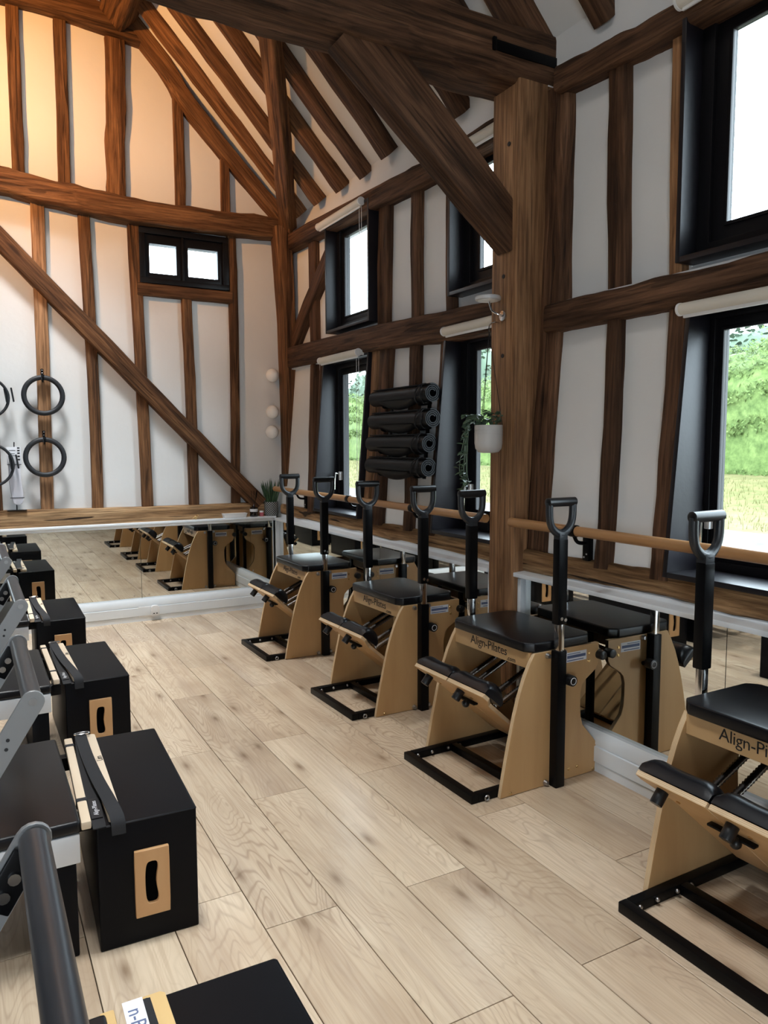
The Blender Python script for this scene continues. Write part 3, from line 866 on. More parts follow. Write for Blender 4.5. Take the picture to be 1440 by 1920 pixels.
# gable window: two small panes in a deep dark frame
t = thing('window_9', 'small two-pane black window high in the gable wall', 'window', ((GW[0] + GW[1]) / 2, 6.62, GW[2]), kind='structure')
T = Vector(((GW[0] + GW[1]) / 2, 6.62, GW[2]))
a, b, c, d = GW[0] - T.x, GW[1] - T.x, 0.0, GW[3] - GW[2]
mb = MB()
mb.box(a, b, -0.055, 0.10, c, c + 0.045).box(a, b, -0.055, 0.10, d - 0.05, d).box(a, a + 0.045, -0.055, 0.1, c + 0.045, d - 0.05).box(b - 0.05, b, -0.055, 0.1, c + 0.045, d - 0.05)
mb.build('frame', 'frame', t, 0.003)
MB().box(-0.028, -0.011, -0.05, 0.1, c + 0.045, d - 0.05).build('mullion', 'frame', t, 0.003)
for xa, xb in ((a + 0.045, -0.028), (-0.011, b - 0.05)):
    O = [(xa, c + 0.045), (xb, c + 0.045), (xb, d - 0.05), (xa, d - 0.05)]
    I = [(xa + 0.042, c + 0.09), (xb - 0.042, c + 0.09), (xb - 0.042, d - 0.125), (xa + 0.042, d - 0.125)]
    MB().ring_plate(O, I, 'y', -0.03, 0.06).build('sash', 'frame', t, 0.004)
    MB().box(xa + 0.04, xb - 0.04, 0.02, 0.026, c + 0.088, d - 0.123).build('pane', 'glass', t)
portal(((GW[0] + GW[1]) / 2, 6.74, 3.07), (0, -1, 0), 0.7, 0.4)
# ================================================================== pilates chairs
logo_me = text_mesh('logo', 'Align-Pilates', 0.058, 'dark', space=0.95, off=-0.0003)
com_me = text_mesh('logo_suffix', '.com', 0.030, 'dark')
def chair(label, loc, rz):
    t = thing('pilates_chair', label, 'exercise chair', loc, rz, 'wooden chairs along the mirror wall')
    side = [(0.135, 0.002), (0.70, 0.002), (0.70, 0.125), (0.683, 0.148), (0.640, 0.195), (0.605, 0.235), (0.592, 0.275), (0.588, 0.33), (0.588, 0.385), (0.597, 0.420), (0.615, 0.440),
            (0.650, 0.462), (0.680, 0.482), (0.694, 0.506), (0.696, 0.602), (0.315, 0.604), (0.288, 0.560), (0.258, 0.500), (0.232, 0.430), (0.208, 0.350), (0.188, 0.265), (0.168, 0.175), (0.150, 0.085)]
    for s in (-1, 1):
        a, b = sorted((s * 0.269, s * 0.290))
        p = MB().prism(side, 'y', a, b, 0, 1).build('side_panel', ['birch', 'ply_edge'], t, 0.0015, 1)
        yo = s * 0.290
        for x, z in ((0.19, 0.012), (0.525, 0.045), (0.575, 0.047), (0.675, 0.014), (0.633, 0.562), (0.634, 0.525)):
            MB().cyl((x, yo, z), (x, yo + s * 0.004, z), 0.008, 10, 0.005).build('bolt', 'brass', p)
        # sticker with its printed lines
        st = MB().box(0.495, 0.618, min(yo, yo + s * 0.001), max(yo, yo + s * 0.001), 0.536, 0.580).build('sticker', 'white_print', p)
        mb = MB()
        for z0, z1, x1 in ((0.553, 0.566, 0.612), (0.541, 0.545, 0.60), (0.571, 0.574, 0.58)):
            mb.box(0.501, x1, min(yo + s * 0.001, yo + s * 0.0016), max(yo + s * 0.001, yo + s * 0.0016), z0, z1)
        mb.build('sticker_print', 'blue_print', p)
        # post, telescopic tube and D grip
        py = s * 0.3135
        MB().box(0.405, 0.455, py - 0.0225, py + 0.0225, 0.0, 0.607).build('handle_post', 'black_metal', t, 0.004)
        MB().box(0.414, 0.446, py - 0.015, py + 0.015, 0.55, 0.80).build('inner_tube', 'chrome', t, 0.004)
        MB().box(0.403, 0.454, py - 0.020, py + 0.020, 0.724, 1.095).build('upper_tube', 'black_metal', t, 0.006)
        for x, z in ((0.420, 0.752), (0.442, 0.745)):
            MB().cyl((x, py - s * 0.0, z), (x, py + s * 0.025, z), 0.008, 10).build('bolt', 'chrome', t)
        pts = [(0.428, py, 1.085), (0.428, py, 1.105)]
        g = t
        mb = MB().box(0.405, 0.451, py - 0.019, py + 0.019, 1.075, 1.125)
        mb.tube(catmull([(0.428, py, 1.114), (0.402, py, 1.124), (0.376, py, 1.148), (0.363, py, 1.185), (0.361, py, 1.25)], 14), 0.0165, 10, radii=[0.021 - 0.0045 * min(1, i / 6) for i in range(15)], flat=1.0)
        mb.tube(catmull([(0.428, py, 1.114), (0.454, py, 1.124), (0.480, py, 1.148), (0.493, py, 1.185), (0.495, py, 1.25)], 14), 0.0165, 10, radii=[0.021 - 0.0045 * min(1, i / 6) for i in range(15)], flat=1.0)
        mb.build('grip_fork', 'grey_plastic', t, 0.002)
        MB().tube([(0.348, py, 1.252), (0.352, py, 1.252), (0.504, py, 1.252), (0.508, py, 1.252)], 0.0195, 16, radii=[0.014, 0.0195, 0.0195, 0.014]).build('grip', 'black_plastic', t)
        # locking knob on the post
        kb = MB().cyl((0.475, py + s * 0.005, 0.475), (0.475, py + s * 0.045, 0.475), 0.024, 18)
        kb = kb.build('locking_knob', 'black_plastic', t, 0.003)
        MB().tube([(0.475 + 0.015 * math.cos(q), py + s * 0.0455, 0.475 + 0.015 * math.sin(q)) for q in [2 * PI * i / 18 for i in range(18)]], 0.0016, 5, True).build('knob_ring', 'white_print', kb)
        MB().cyl((0.455, py, 0.475), (0.50, py, 0.475), 0.010, 10).build('knob_shaft', 'black_metal', kb)
        MB().cyl((0.695, yo - s * 0.01, 0.547), (0.695, yo + s * 0.032, 0.547), 0.021, 14).build('rear_knob', 'black_plastic', t, 0.004)
        for x, z in ((0.385, 0.585), (0.478, 0.590), (0.385, 0.016), (0.478, 0.018)):
            MB().cyl((x, yo, z), (x, yo + s * 0.016, z), 0.013, 12, 0.009).build('bolt', 'steel', t)
    # seat pad with clipped corners
    c = 0.035
    sx0, sx1, sy = 0.283, 0.665, 0.287
    out = [(sx0 + c, -sy), (sx1 - c, -sy), (sx1, -sy + c), (sx1, sy - c), (sx1 - c, sy), (sx0 + c, sy), (sx0, sy - c), (sx0, -sy + c)]
    MB().prism(out, 'z', 0.605, 0.648).build('seat', 'vinyl', t, 0.008, 3)
    fb = MB().box(0.300, 0.318, -0.269, 0.269, 0.532, 0.604).build('front_board', 'birch_h', t, 0.001, 1)
    link('logo', logo_me, fb, frame_axes((0, -1, 0), (0, 0, 1), (-1, 0, 0), (0.2995, 0.010, 0.574)))
    link('logo', com_me, fb, frame_axes((0, -1, 0), (0, 0, 1), (-1, 0, 0), (0.2995, -0.152, 0.548)))
    MB().box(0.60, 0.64, -0.269, 0.269, 0.555, 0.602).build('rear_board', 'birch_h', t, 0.001, 1)
    # floor frame of black square tube
    k = 0.036
    ff = MB().box(0, k, -0.2675, 0.2675, 0, k).box(k, 0.68, -0.2675, -0.2675 + k, 0, k).box(k, 0.68, 0.2675 - k, 0.2675, 0, k)
    ff.box(0.25, 0.25 + k, -0.2675 + k, 0.2675 - k, 0, k).box(0.62, 0.62 + k, -0.2675 + k, 0.2675 - k, 0, k)
    ff = ff.build('floor_frame', 'black_metal', t, 0.004)
    for s in (-1, 1):
        for x in (0.055, 0.135, 0.23, 0.30):
            MB().ball((x, s * (0.2675 - k - 0.006), 0.022), 0.008, 8, 6).build('eye_bolt', 'steel', ff)
        MB().tube([(0.075 + 0.010 * math.cos(q), s * 0.276, 0.016 + 0.010 * math.sin(q)) for q in [2 * PI * i / 12 for i in range(12)]], 0.0035, 6, True).build('eye_bolt', 'steel', ff)
    for s in (-1, 1):
        MB().box(0.625, 0.655, s * 0.12 - 0.016, s * 0.12 + 0.016, k, 0.60).build('spring_post', 'black_metal', t, 0.003)
    # two pedals
    ang = R(41)
    d = Vector((math.cos(ang), 0, -math.sin(ang))); nrm = Vector((math.sin(ang), 0, math.cos(ang)))
    o0 = Vector((0.068, 0, 0.462))
    for s in (-1, 1):
        mm = frame_axes(d, (0, 1, 0), nrm, o0)
        ya, yb = (0.004, 0.262) if s > 0 else (-0.262, -0.004)
        edge, inn = (yb, ya) if s > 0 else (ya, yb)
        poly = [(0, inn), (0, edge), (0.035, edge), (0.12, edge - s * 0.075), (0.52, edge - s * 0.095), (0.52, inn)]
        if s < 0: poly = poly[::-1]
        pd = MB().prism(poly, 'z', -0.018, 0.0, 0, 1).build('pedal', ['birch_h', 'ply_edge_z'], t, 0.001, 1)
        pd.matrix_local = mm
        # padded top: arched across, slightly saddled along
        mb = MB(); vs = []; nu, nv = 14, 10
        for i in range(nu + 1):
            f = i / nu
            y = ya + (yb - ya) * f
            e = 1 - abs(2 * f - 1) ** 10
            for j in range(nv + 1):
                q = PI * j / nv
                hgt = (0.062 + 0.012 * abs(2 * f - 1) ** 2) * (0.35 + 0.65 * max(0, e)) if 0 < i < nu else 0.040
                vs.append((0.056 - math.cos(q) * 0.057, y, 0.003 + max(0, math.sin(q)) ** 0.6 * hgt))
        fs = [(i * (nv + 1) + j, i * (nv + 1) + j + 1, (i + 1) * (nv + 1) + j + 1, (i + 1) * (nv + 1) + j) for i in range(nu) for j in range(nv)]
        fs.append(tuple(range(nv, -1, -1))); fs.append(tuple(nu * (nv + 1) + j for j in range(nv + 1)))
        for i in range(nu): fs.append((i * (nv + 1), (i + 1) * (nv + 1), (i + 1) * (nv + 1) + nv, i * (nv + 1) + nv))
        mb.add(vs, fs).build('cushion', 'vinyl', pd, angle=60)
        ky = s * 0.185 if s > 0 else -0.060
        MB().cyl((0.05, ky, -0.018), (0.05, ky, -0.066), 0.020, 16).build('stop_knob', 'black_plastic', pd, 0.002)
        MB().cyl((0.10, ky - 0.03, -0.018), (0.10, ky - 0.03, -0.022), 0.007, 8).build('bolt', 'brass', pd)
    lb = MB().bar(o0 + d * 0.12 - nrm * 0.03 + Vector((0, 0.05, 0)), o0 + d * 0.13 - nrm * 0.03 + Vector((0, -0.10, 0)), 0.024, 0.008, (0, 0, 1)).build('pedal_latch', 'black_metal', t, 0.002)
    MB().ball(o0 + d * 0.125 - nrm * 0.047 + Vector((0, -0.045, 0)), 0.018, 10, 6).build('latch_knob', 'black_plastic', lb)
    # springs: ribbed coils from pedals up to the back
    for y in (-0.155, -0.075, 0.085, 0.160):
        p, q = Vector((0.205, y, 0.345)), Vector((0.635, y, 0.535))
        k = 64
        mb = MB().tube([p.lerp(q, i / k) for i in range(k + 1)], 0.011, 8, radii=[0.0145 if i % 2 else 0.0112 for i in range(k + 1)])
        mb.build('spring', 'spring', t, angle=80)
    return t
chair('wooden pilates chair cut by the photo edge, closest to the camera', (1.765, 1.372, 0), R(0.6))
chair('complete wooden pilates chair standing just in front of the oak post', (1.765, 2.722, 0), R(1.4))
chair('wooden pilates chair second from the room corner, beyond the oak post', (1.757, 3.818, 0), R(1.6))
chair('wooden pilates chair closest to the gable mirror and room corner', (1.745, 5.112, 0), R(0.4))

# ================================================================== reformers, boxes, boards and straps
def reformer(label, xr, yc):
    t = thing('pilates_reformer', label, 'exercise machine', (xr, yc, 0), 0, 'reformers in a row')
    for s in (-1, 1):
        y0, y1 = sorted((s * 0.315, s * 0.352))
        MB().box(-2.28, -0.005, y0, y1, 0.288, 0.374).build('side_rail', 'alu_light', t, 0.003)
        MB().box(-2.24, -0.07, *sorted((s * 0.315, s * 0.300)), 0.30, 0.318).build('track', 'steel', t, 0.002)
    MB().box(-0.03, -0.008, -0.315, 0.315, 0.29, 0.372).build('end_rail', 'alu_light', t, 0.002)
    MB().box(-2.28, -2.25, -0.315, 0.315, 0.29, 0.372).build('end_rail', 'alu_light', t, 0.002)
    MB().box(-0.088, -0.016, -0.345, 0.345, 0.0, 0.288).build('leg', 'vinyl_soft', t, 0.006)
    MB().box(-2.22, -2.14, -0.345, 0.345, 0.0, 0.288).build('leg', 'vinyl_soft', t, 0.006)
    MB().box(-0.40, 0.0, -0.352, 0.352, 0.376, 0.414).build('platform', 'vinyl', t, 0.012, 3)
    for y in (-0.24, 0.24):
        MB().box(-0.012, 0.047, y - 0.02, y + 0.02, 0.335, 0.384).build('end_bracket', 'black_metal', t, 0.003)
    MB().box(-0.52, -0.43, -0.315, 0.315, 0.315, 0.345).build('spring_bar', 'maple', t, 0.003)
    for y in (-0.2, -0.1, 0, 0.1, 0.2):
        k = 40; p, q = Vector((-0.50, y, 0.36)), Vector((-0.86, y, 0.36))
        MB().tube([p.lerp(q, i / k) for i in range(k + 1)], 0.012, 8, radii=[0.013 if i % 2 else 0.010 for i in range(k + 1)]).build('spring', 'spring', t, angle=80)
    cg = MB().box(-1.75, -0.86, -0.29, 0.29, 0.335, 0.385).build('carriage', 'black_metal', t, 0.004)
    MB().box(-1.74, -0.87, -0.285, 0.285, 0.386, 0.430).build('carriage_pad', 'vinyl', cg, 0.014, 3)
    for y in (-0.16, 0.16):
        MB().box(-1.72, -1.64, y - 0.07, y + 0.07, 0.432, 0.56).build('shoulder_rest', 'vinyl', cg, 0.02, 3)
    MB().box(-1.98, -1.76, -0.12, 0.12, 0.40, 0.445).build('head_rest', 'vinyl', cg, 0.012, 3)
    # footbar: foam tube on two flat aluminium arms
    bx, bz, hl = -0.112, 0.790, 0.352
    fb = MB().cyl((bx, -hl + 0.012, bz), (bx, hl - 0.012, bz), 0.0265, 24).build('footbar', 'bar_metal', t)
    for s in (-1, 1):
        ya, yb = sorted((s * (hl - 0.004), s * (hl + 0.006)))
        dx, dz = -0.53, -0.848
        L = 0.56
        ex, ez = bx + dx * L, bz + dz * L
        px, pz = -dz, dx
        w = 0.031
        poly = []
        for i in range(9):
            q = math.atan2(pz, px) + PI - PI * i / 8
            q = math.atan2(-dz, -dx) + PI / 2 - PI * i / 8
            poly.append((bx + w * math.cos(q), bz + w * math.sin(q)))
        for i in range(7):
            q = math.atan2(dz, dx) + PI / 2 - PI * i / 6
            poly.append((ex + w * math.cos(q), ez + w * math.sin(q)))
        ar = MB().prism(poly, 'y', ya, yb).build('footbar_arm', 'alu', t, 0.001, 1, 24)
        yo = s * (hl + 0.006)
        MB().cyl((bx, yo, bz), (bx, yo + s * 0.002, bz), 0.011, 14).build('bolt', 'steel', ar)
        for l in (0.115, 0.145):
            MB().cyl((bx + dx * l + 0.006 * (l - 0.13) * 60, yo, bz + dz * l), (bx + dx * l + 0.006 * (l - 0.13) * 60, yo + s * 0.0015, bz + dz * l), 0.005, 10).build('bolt', 'dark', ar)
        yi = s * (hl - 0.004)
        br = MB().bar((bx + dx * 0.02, yi - s * 0.008, bz + dz * 0.02), (bx + dx * 0.13, yi - s * 0.008, bz + dz * 0.13), 0.012, 0.052, (0, 0, 1)).build('footbar_bracket', 'black_metal', t, 0.004)
        for l in (0.065, 0.10):
            MB().cyl((bx + dx * l, yi - s * 0.014, bz + dz * l), (bx + dx * l, yi - s * 0.020, bz + dz * l), 0.011, 10).build('bolt', 'chrome', br)
        MB().box(ex - 0.05, ex + 0.05, *sorted((s * 0.352, s * 0.366)), 0.30, 0.37).build('pivot_plate', 'black_metal', t, 0.003)
    return t

def kidney(n=28):
    """handle slot: round ends, one side pinched"""
    pts = []
    for i in range(n):
        q = 2 * PI * i / n
        x, z = 0.0205 * math.cos(q), 0.0
        zz = math.sin(q)
        z = 0.066 * zz
        c = math.cos(q)
        sx = (abs(c) ** 0.45) * (1 if c >= 0 else -1)
        sz = (abs(zz) ** 0.8) * (1 if zz >= 0 else -1)
        x = 0.021 * sx; z = 0.066 * sz
        if x > 0:
            x -= 0.010 * math.cos(z / 0.066 * PI / 2) ** 2
        pts.append((x, z))
    return pts
def plate_outline(n=28, w=0.051, h=0.104):
    pts = []
    for i in range(n):
        q = 2 * PI * i / n
        c, s = math.cos(q), math.sin(q)
        k = 1.0 / max(abs(c) / w, abs(s) / h)
        pts.append((c * k, s * k))
    return pts
box_me = MB().box(-0.145, 0.145, -0.365, 0.365, 0, 0.385).mesh('box_body', 'vinyl_soft', 0.006, 3)
plate_me = MB().ring_plate(plate_outline(), kidney(), 'y', -0.013, 0.0).mesh('handle_plate', ['handle_wood'], 0.0015, 1)
slot_shade_me = MB().prism(kidney(), 'y', -0.002, 0.0).mesh('handle_slot', 'void')  # thin sheet coloured as the slot's inner shade; the box behind is solid
def sitting_box(label, x, y, rz):
    t = thing('sitting_box', label, 'exercise box', (x, y, 0), rz, 'black boxes beside the reformers')
    link('body', box_me, t)
    for s in (-1, 1):
        p = link('handle_plate', plate_me, t, Matrix.Translation((0.007, s * 0.365, 0.187)) @ Matrix.Rotation(0 if s < 0 else PI, 4, 'Z'))
        link('handle_slot', slot_shade_me, p)
    mb = MB()
    for z in (0.381,):
        for s in (-1, 1):
            mb.tube([(s * 0.1445, -0.36, z), (s * 0.1445, 0.36, z)], 0.0022, 6)
            mb.tube([(-0.14, s * 0.3645, z), (0.14, s * 0.3645, z)], 0.0022, 6)
    mb.build('piping', 'vinyl_soft', t)
    return t

label_me = text_mesh('label_text', 'Align-Pilates', 0.020, 'white_print', 0.0003)
label_dk = text_mesh('label_text', 'n-Pilates', 0.040, 'blue_print', 0.0003)
print_me = text_mesh('printed_mark', 'Lim', 0.030, 'dark', 0.0003)
def strap_set(names, x, y, rz, xr, mat='maple', light_label=False):
    """pale pole, printed board and webbing strap lying between platform and box"""
    lp, lb, ls = names
    pole = thing('wooden_pole', lp, 'pole', (xr + 0.027, y, 0.386), rz, 'pale poles')
    MB().box(-0.014, 0.014, -0.355, 0.345, 0.0, 0.024).build('shaft', mat, pole, 0.005, 2)
    for yy in (-0.20, 0.27):
        MB().box(-0.016, 0.016, yy - 0.012, yy + 0.012, -0.0015, 0.0255).build('elastic_band', 'webbing', pole, 0.004)
    bd = thing('wooden_board', lb, 'board', (x, y, 0.386), rz, 'pale boards on the boxes')
    poly = [(-0.125, 0.345), (-0.118, 0.352), (-0.084, 0.352), (-0.076, 0.344), (-0.070, -0.342), (-0.077, -0.352), (-0.102, -0.352), (-0.109, -0.344)]
    MB().prism(poly, 'z', 0.0, 0.021).build('plank', mat, bd, 0.003)
    if not light_label:
        link('printed_mark', print_me, bd, frame_axes((0, 1, 0), (-1, 0, 0), (0, 0, 1), (-0.086, 0.10, 0.0216)))
    st = thing('webbing_strap', ls, 'strap', (x, y, 0.408), rz, 'black straps with woven labels')
    def band(nm, pts, wd, side=(1, 0, 0)):
        pts = catmull(pts, 26); vs = []
        for p in pts:
            for a, b in ((-wd / 2, 0), (wd / 2, 0), (wd / 2, 0.003), (-wd / 2, 0.003)):
                vs.append(p + Vector(side) * a + Vector((0, 0, b)))
        fs = []
        for i in range(len(pts) - 1):
            for j in range(4):
                fs.append((i * 4 + j, i * 4 + (j + 1) % 4, (i + 1) * 4 + (j + 1) % 4, (i + 1) * 4 + j))
        fs += [(3, 2, 1, 0), tuple(len(pts) * 4 - 4 + j for j in range(4))]
        return MB().add(vs, fs).build(nm, 'webbing', st)
    lo = band('lower_band', [(-0.130, 0.335, 0.003), (-0.138, 0.10, -0.006), (-0.138, -0.10, -0.014), (-0.136, -0.27, -0.016), (-0.136, -0.372, -0.022)], 0.036)
    band('upper_band', [(-0.128, 0.33, 0.006), (-0.124, 0.13, 0.005), (-0.112, -0.08, 0.004), (-0.096, -0.25, 0.003), (-0.086, -0.362, -0.004), (-0.084, -0.378, -0.05)], 0.040)
    if not light_label: MB().tube([(-0.122 + 0.026 * math.cos(q), 0.337 + 0.010 * math.sin(q), 0.012) for q in [2 * PI * i / 18 for i in range(18)]], 0.0035, 7, True).build('metal_ring', 'chrome', st)
    if light_label:
        tg = MB().box(-0.160, -0.122, -0.10, 0.338, 0.0085, 0.0095).build('woven_label', 'white_print', st)
        link('label_text', label_dk, tg, frame_axes((0, -1, 0), (1, 0, 0), (0, 0, 1), (-0.141, 0.245, 0.0097)))
    else:
        tg = MB().box(-0.152, -0.121, -0.322, -0.184, -0.0125, -0.0118).build('woven_label', 'dark', st)
        link('label_text', label_me, tg, frame_axes((0, 1, 0), (-1, 0, 0), (0, 0, 1), (-0.1365, -0.253, -0.0116)))

rows = [
    (0.185, 1.092, 0.388, 1.105, R(-1.0), 'cut by the bottom edge'),
    (0.240, 2.605, 0.438, 2.602, R(-2.2), 'with its whole handle plate showing'),
    (0.288, 3.990, 0.495, 4.085, R(0.2), 'third from the bottom edge'),
    (0.290, 5.430, 0.485, 5.500, R(-1.0), 'beside the gable mirror'),
]
for i, (xr, yc, bx, by, rz, where) in enumerate(rows):
    reformer('aluminium and black reformer beside the box ' + where.split(',')[0], xr, yc)
    sitting_box('black vinyl sitting box with wooden handle plate, ' + where, bx, by, rz)
    w2 = where.split(',')[0]
    strap_set(('pale wooden pole banded in black, on the box ' + w2, 'pale printed wooden board lying on the box ' + w2, 'black webbing strap with label, on the box ' + w2), bx - (0.020 if i == 0 else 0), by, rz, xr - (0.032 if i == 0 else 0), 'maple_y' if i == 0 else 'maple', i == 0)
# ================================================================== ballet barres
def barre(label, y0, y1, brackets):
    t = thing('ballet_barre', label, 'ballet barre', (2.42, (y0 + y1) / 2, 0), group='wooden barres on the window wall')
    T = Vector((2.42, (y0 + y1) / 2, 0))
    MB().cyl((0, y0 - T.y, 1.10), (0, y1 - T.y, 1.10), 0.0235, 20).build('rail', 'barre', t)
    for yb in brackets:
        y = yb - T.y
        b = MB().tube([(0, y - 0.022, 1.10), (0, y + 0.022, 1.10)], 0.028, 18).build('clamp', 'black_metal', t, 0.003)
        MB().tube(catmull([(0.004, y, 1.075), (0.02, y + 0.0, 1.05), (0.05, y, 1.04), (0.11, y, 1.04)], 10), 0.009, 8).build('bracket_arm', 'black_metal', b)
        MB().box(0.075, 0.105, y - 0.02, y + 0.02, 0.955, 1.075).build('wall_bracket', 'black_metal', b, 0.003)
        for z in (0.972, 0.988):
            MB().ball((0.074, y + (0.008 if z < 0.98 else -0.008), z), 0.005, 8, 5).build('screw', 'steel', b)
barre('varnished wooden barre running from the corner to the post', 3.245, 6.40, (5.90, 4.90, 4.00))
barre('varnished wooden barre running from the post past the closest chair', -1.5, 3.032, (2.575, 1.25, -0.6))

# ================================================================== roller blinds
def blind(label, x, y0, y1, z, r, chain):
    t = thing('roller_blind', label, 'roller blind', (x, (y0 + y1) / 2, z), group='rolled-up blinds above the windows')
    h = (y1 - y0) / 2
    MB().cyl((0, -h, 0), (0, h, 0), r, 18).build('roll', 'blind', t)
    MB().box(-0.004, 0.006, -h + 0.01, h - 0.01, -r - 0.012, -r + 0.008).build('bottom_bar', 'white_plastic', t, 0.003)
    for s in (-1, 1):
        MB().cyl((0, s * h, 0), (0, s * (h + 0.012), 0), r * 1.08, 18).build('end_cap', 'white_plastic', t, 0.002)
        MB().box(0.0, 0.06, s * (h + 0.004) - 0.004, s * (h + 0.004) + 0.004, -0.018, 0.018).build('bracket', 'white_plastic', t)
    if chain:
        L = chain
        MB().tube([(0.012, -h + 0.012, 0), (0.014, -h + 0.012, -L), (0.014, -h + 0.030, -L - 0.02), (0.014, -h + 0.048, -L), (0.012, -h + 0.048, 0)], 0.0018, 5).build('chain', 'white_plastic', t)
blind('cream roller blind over the upper window beside the gable corner', 2.555, 4.95, 5.68, 3.235, 0.028, 0.75)
blind('cream roller blind over the lower window beside the gable corner', 2.520, 4.94, 5.60, 2.165, 0.026, 0.95)
blind('cream roller blind over the upper window behind the knee brace', 2.555, 3.19, 3.66, 3.185, 0.028, 0)
blind('cream roller blind over the lower window behind the oak post', 2.520, 3.18, 3.80, 2.165, 0.026, 0)
blind('cream roller blind over the upper window at the photo edge', 2.545, 1.24, 2.17, 3.235, 0.030, 0)
blind('cream roller blind over the large window looking onto the hedge', 2.505, 1.24, 2.085, 2.028, 0.024, 0)

# ================================================================== rolled mats on their wall rack
rack = thing('mat_rack', 'black metal wall rack holding four rolled mats', 'rack', (2.53, 4.2, 1.35))
def spiral_mat(label, z, x, y0, y1):
    t = thing('rolled_mat', label, 'exercise mat', (x, (y0 + y1) / 2, z), group='rolled mats on the wall rack')
    h = (y1 - y0) / 2
    n = 90; th = 0.0075
    vs, fs = [], []
    for i in range(n + 1):
        q = 2 * PI * 3.2 * i / n + 0.6
        r = 0.020 + (0.057 - 0.020) * i / n
        for rr in (r - th / 2, r + th / 2):
            for y in (-h, h):
                vs.append((rr * math.cos(q), y, rr * math.sin(q)))
    for i in range(n):
        a, b = i * 4, (i + 1) * 4
        fs += [(a, b, b + 1, a + 1), (a + 2, a + 3, b + 3, b + 2), (a, a + 2, b + 2, b), (a + 1, b + 1, b + 3, a + 3)]
    fs += [(0, 1, 3, 2), (n * 4, n * 4 + 2, n * 4 + 3, n * 4 + 1)]
    MB().add(vs, fs).build('roll', 'mat_rubber', t, angle=60)
    # the loose outer turn sags between the two hooks
    vs, fs = [], []
    nu, nv = 24, 6
    for i in range(nu + 1):
        f = i / nu
        y = h * 0.62 - (h * 1.18) * f
        drop = 0.036 * math.sin(PI * f) ** 0.8
        for j in range(nv + 1):
            g = j / nv
            zz = -0.030 - g * (0.022 + drop)
            xx = -0.052 + 0.020 * g ** 2 + 0.018 * g
            vs.append((xx, y, zz)); vs.append((xx + 0.004, y, zz))
    W = (nv + 1) * 2
    for i in range(nu):
        for j in range(nv):
            a = i * W + j * 2; b = a + W
            fs += [(a, a + 2, b + 2, b), (a + 1, b + 1, b + 3, a + 3)]
        a = i * W + nv * 2; b = a + W
        fs += [(a, a + 1, b + 1, b)]
    MB().add(vs, fs).build('loose_turn', 'mat_rubber', t, angle=60)
    for k, yy in enumerate((-h * 0.78, -h * 0.66)):
        MB().tube([(0.0605 * math.cos(q), yy + 0.03 * math.cos(q + k), 0.0605 * math.sin(q)) for q in [2 * PI * i / 28 for i in range(28)]], 0.004, 6, True).build('carry_strap', 'webbing', t)
    for yy in (-h * 0.60, h * 0.66):
        y = yy + (y0 + y1) / 2 - 4.2
        zz = z - 1.35
        MB().tube(catmull([(xlow(z) - 2.53 - 0.006, y, zz - 0.055), (-0.05 + x - 2.47, y, zz - 0.066), (-0.075 + x - 2.47, y, zz - 0.05), (-0.082 + x - 2.47, y, zz - 0.02)], 12), 0.007, 6).build('hook', 'black_metal', rack)
for lab, z, x, y0, y1 in (('topmost of the four rolled black mats on the wall', 1.808, 2.480, 3.87, 4.60), ('second rolled black mat from the top of the rack', 1.654, 2.468, 3.85, 4.60), ('third rolled black mat from the top of the rack', 1.503, 2.456, 3.87, 4.61), ('lowest of the four rolled black mats on the wall', 1.356, 2.444, 3.86, 4.60)):
    spiral_mat(lab, z, x, y0, y1)
for y in (4.02, 4.50):
    MB().bar((xlow(1.28) - 2.53 - 0.012, y - 4.2, -0.07), (xlow(1.88) - 2.53 - 0.012, y - 4.2, 0.53), 0.035, 0.008, (1, 0, 0)).build('upright', 'black_metal', rack, 0.002)

# ================================================================== rings and socks on the gable wall
def ring(label, x, z, r, rr, pads=False, y=6.535):
    t = thing('pilates_ring', label, 'exercise ring', (x, y, z), group='rings hung on the gable wall')
    n = 40
    MB().tube([(r * math.cos(q), 0, r * math.sin(q)) for q in [2 * PI * i / n for i in range(n)]], rr, 10, True).build('hoop', 'foam', t)
    MB().box(-0.012, 0.012, -rr - 0.002, rr + 0.002, r - rr - 0.002, r + rr + 0.002).build('seam', 'vinyl', t, 0.003)
    if pads:
        for q in (R(8), R(188)):
            c, s = math.cos(q), math.sin(q)
            for k in (r - 0.018, r + 0.03):
                MB().bar((c * k + s * 0.055, 0, s * k - c * 0.055), (c * k - s * 0.055, 0, s * k + c * 0.055), 0.04, 0.012, (c, 0, s)).build('grip_pad', 'vinyl', t, 0.004)
    hk = thing('wall_hook', 'black hook holding the ' + label.split(',')[0], 'hook', (x, 6.555, z + r), group='ring hooks')
    MB().box(-0.010, 0.010, 0.004, 0.012, -0.02, 0.07).build('hook_plate', 'black_metal', hk, 0.002)
    MB().tube(catmull([(0, 0.006, 0.01), (0, -0.02, -0.012 - rr), (0, -0.045, -0.012 - rr), (0, -0.055, 0.006)], 10), 0.004, 6).build('prong', 'black_metal', hk)
    for zz in (0.035, 0.058):
        MB().ball((0, 0.003, zz), 0.005, 8, 5).build('screw', 'chrome', hk)
ring('upper black foam ring on the pale stud', 0.548, 1.888, 0.140, 0.0200)
ring('lower black foam ring on the pale stud', 0.541, 1.402, 0.140, 0.0200)
ring('upper black ring with grip pads, cut by the photo edge', 0.150, 1.862, 0.150, 0.011, pads=True)
ring('lower black ring with grip pads, cut by the photo edge', 0.150, 1.345, 0.160, 0.011, pads=True, y=6.49)
st = thing('sock_stand', 'slim black wire stand on the gable beam', 'stand', (0.325, 6.565, 0.985))
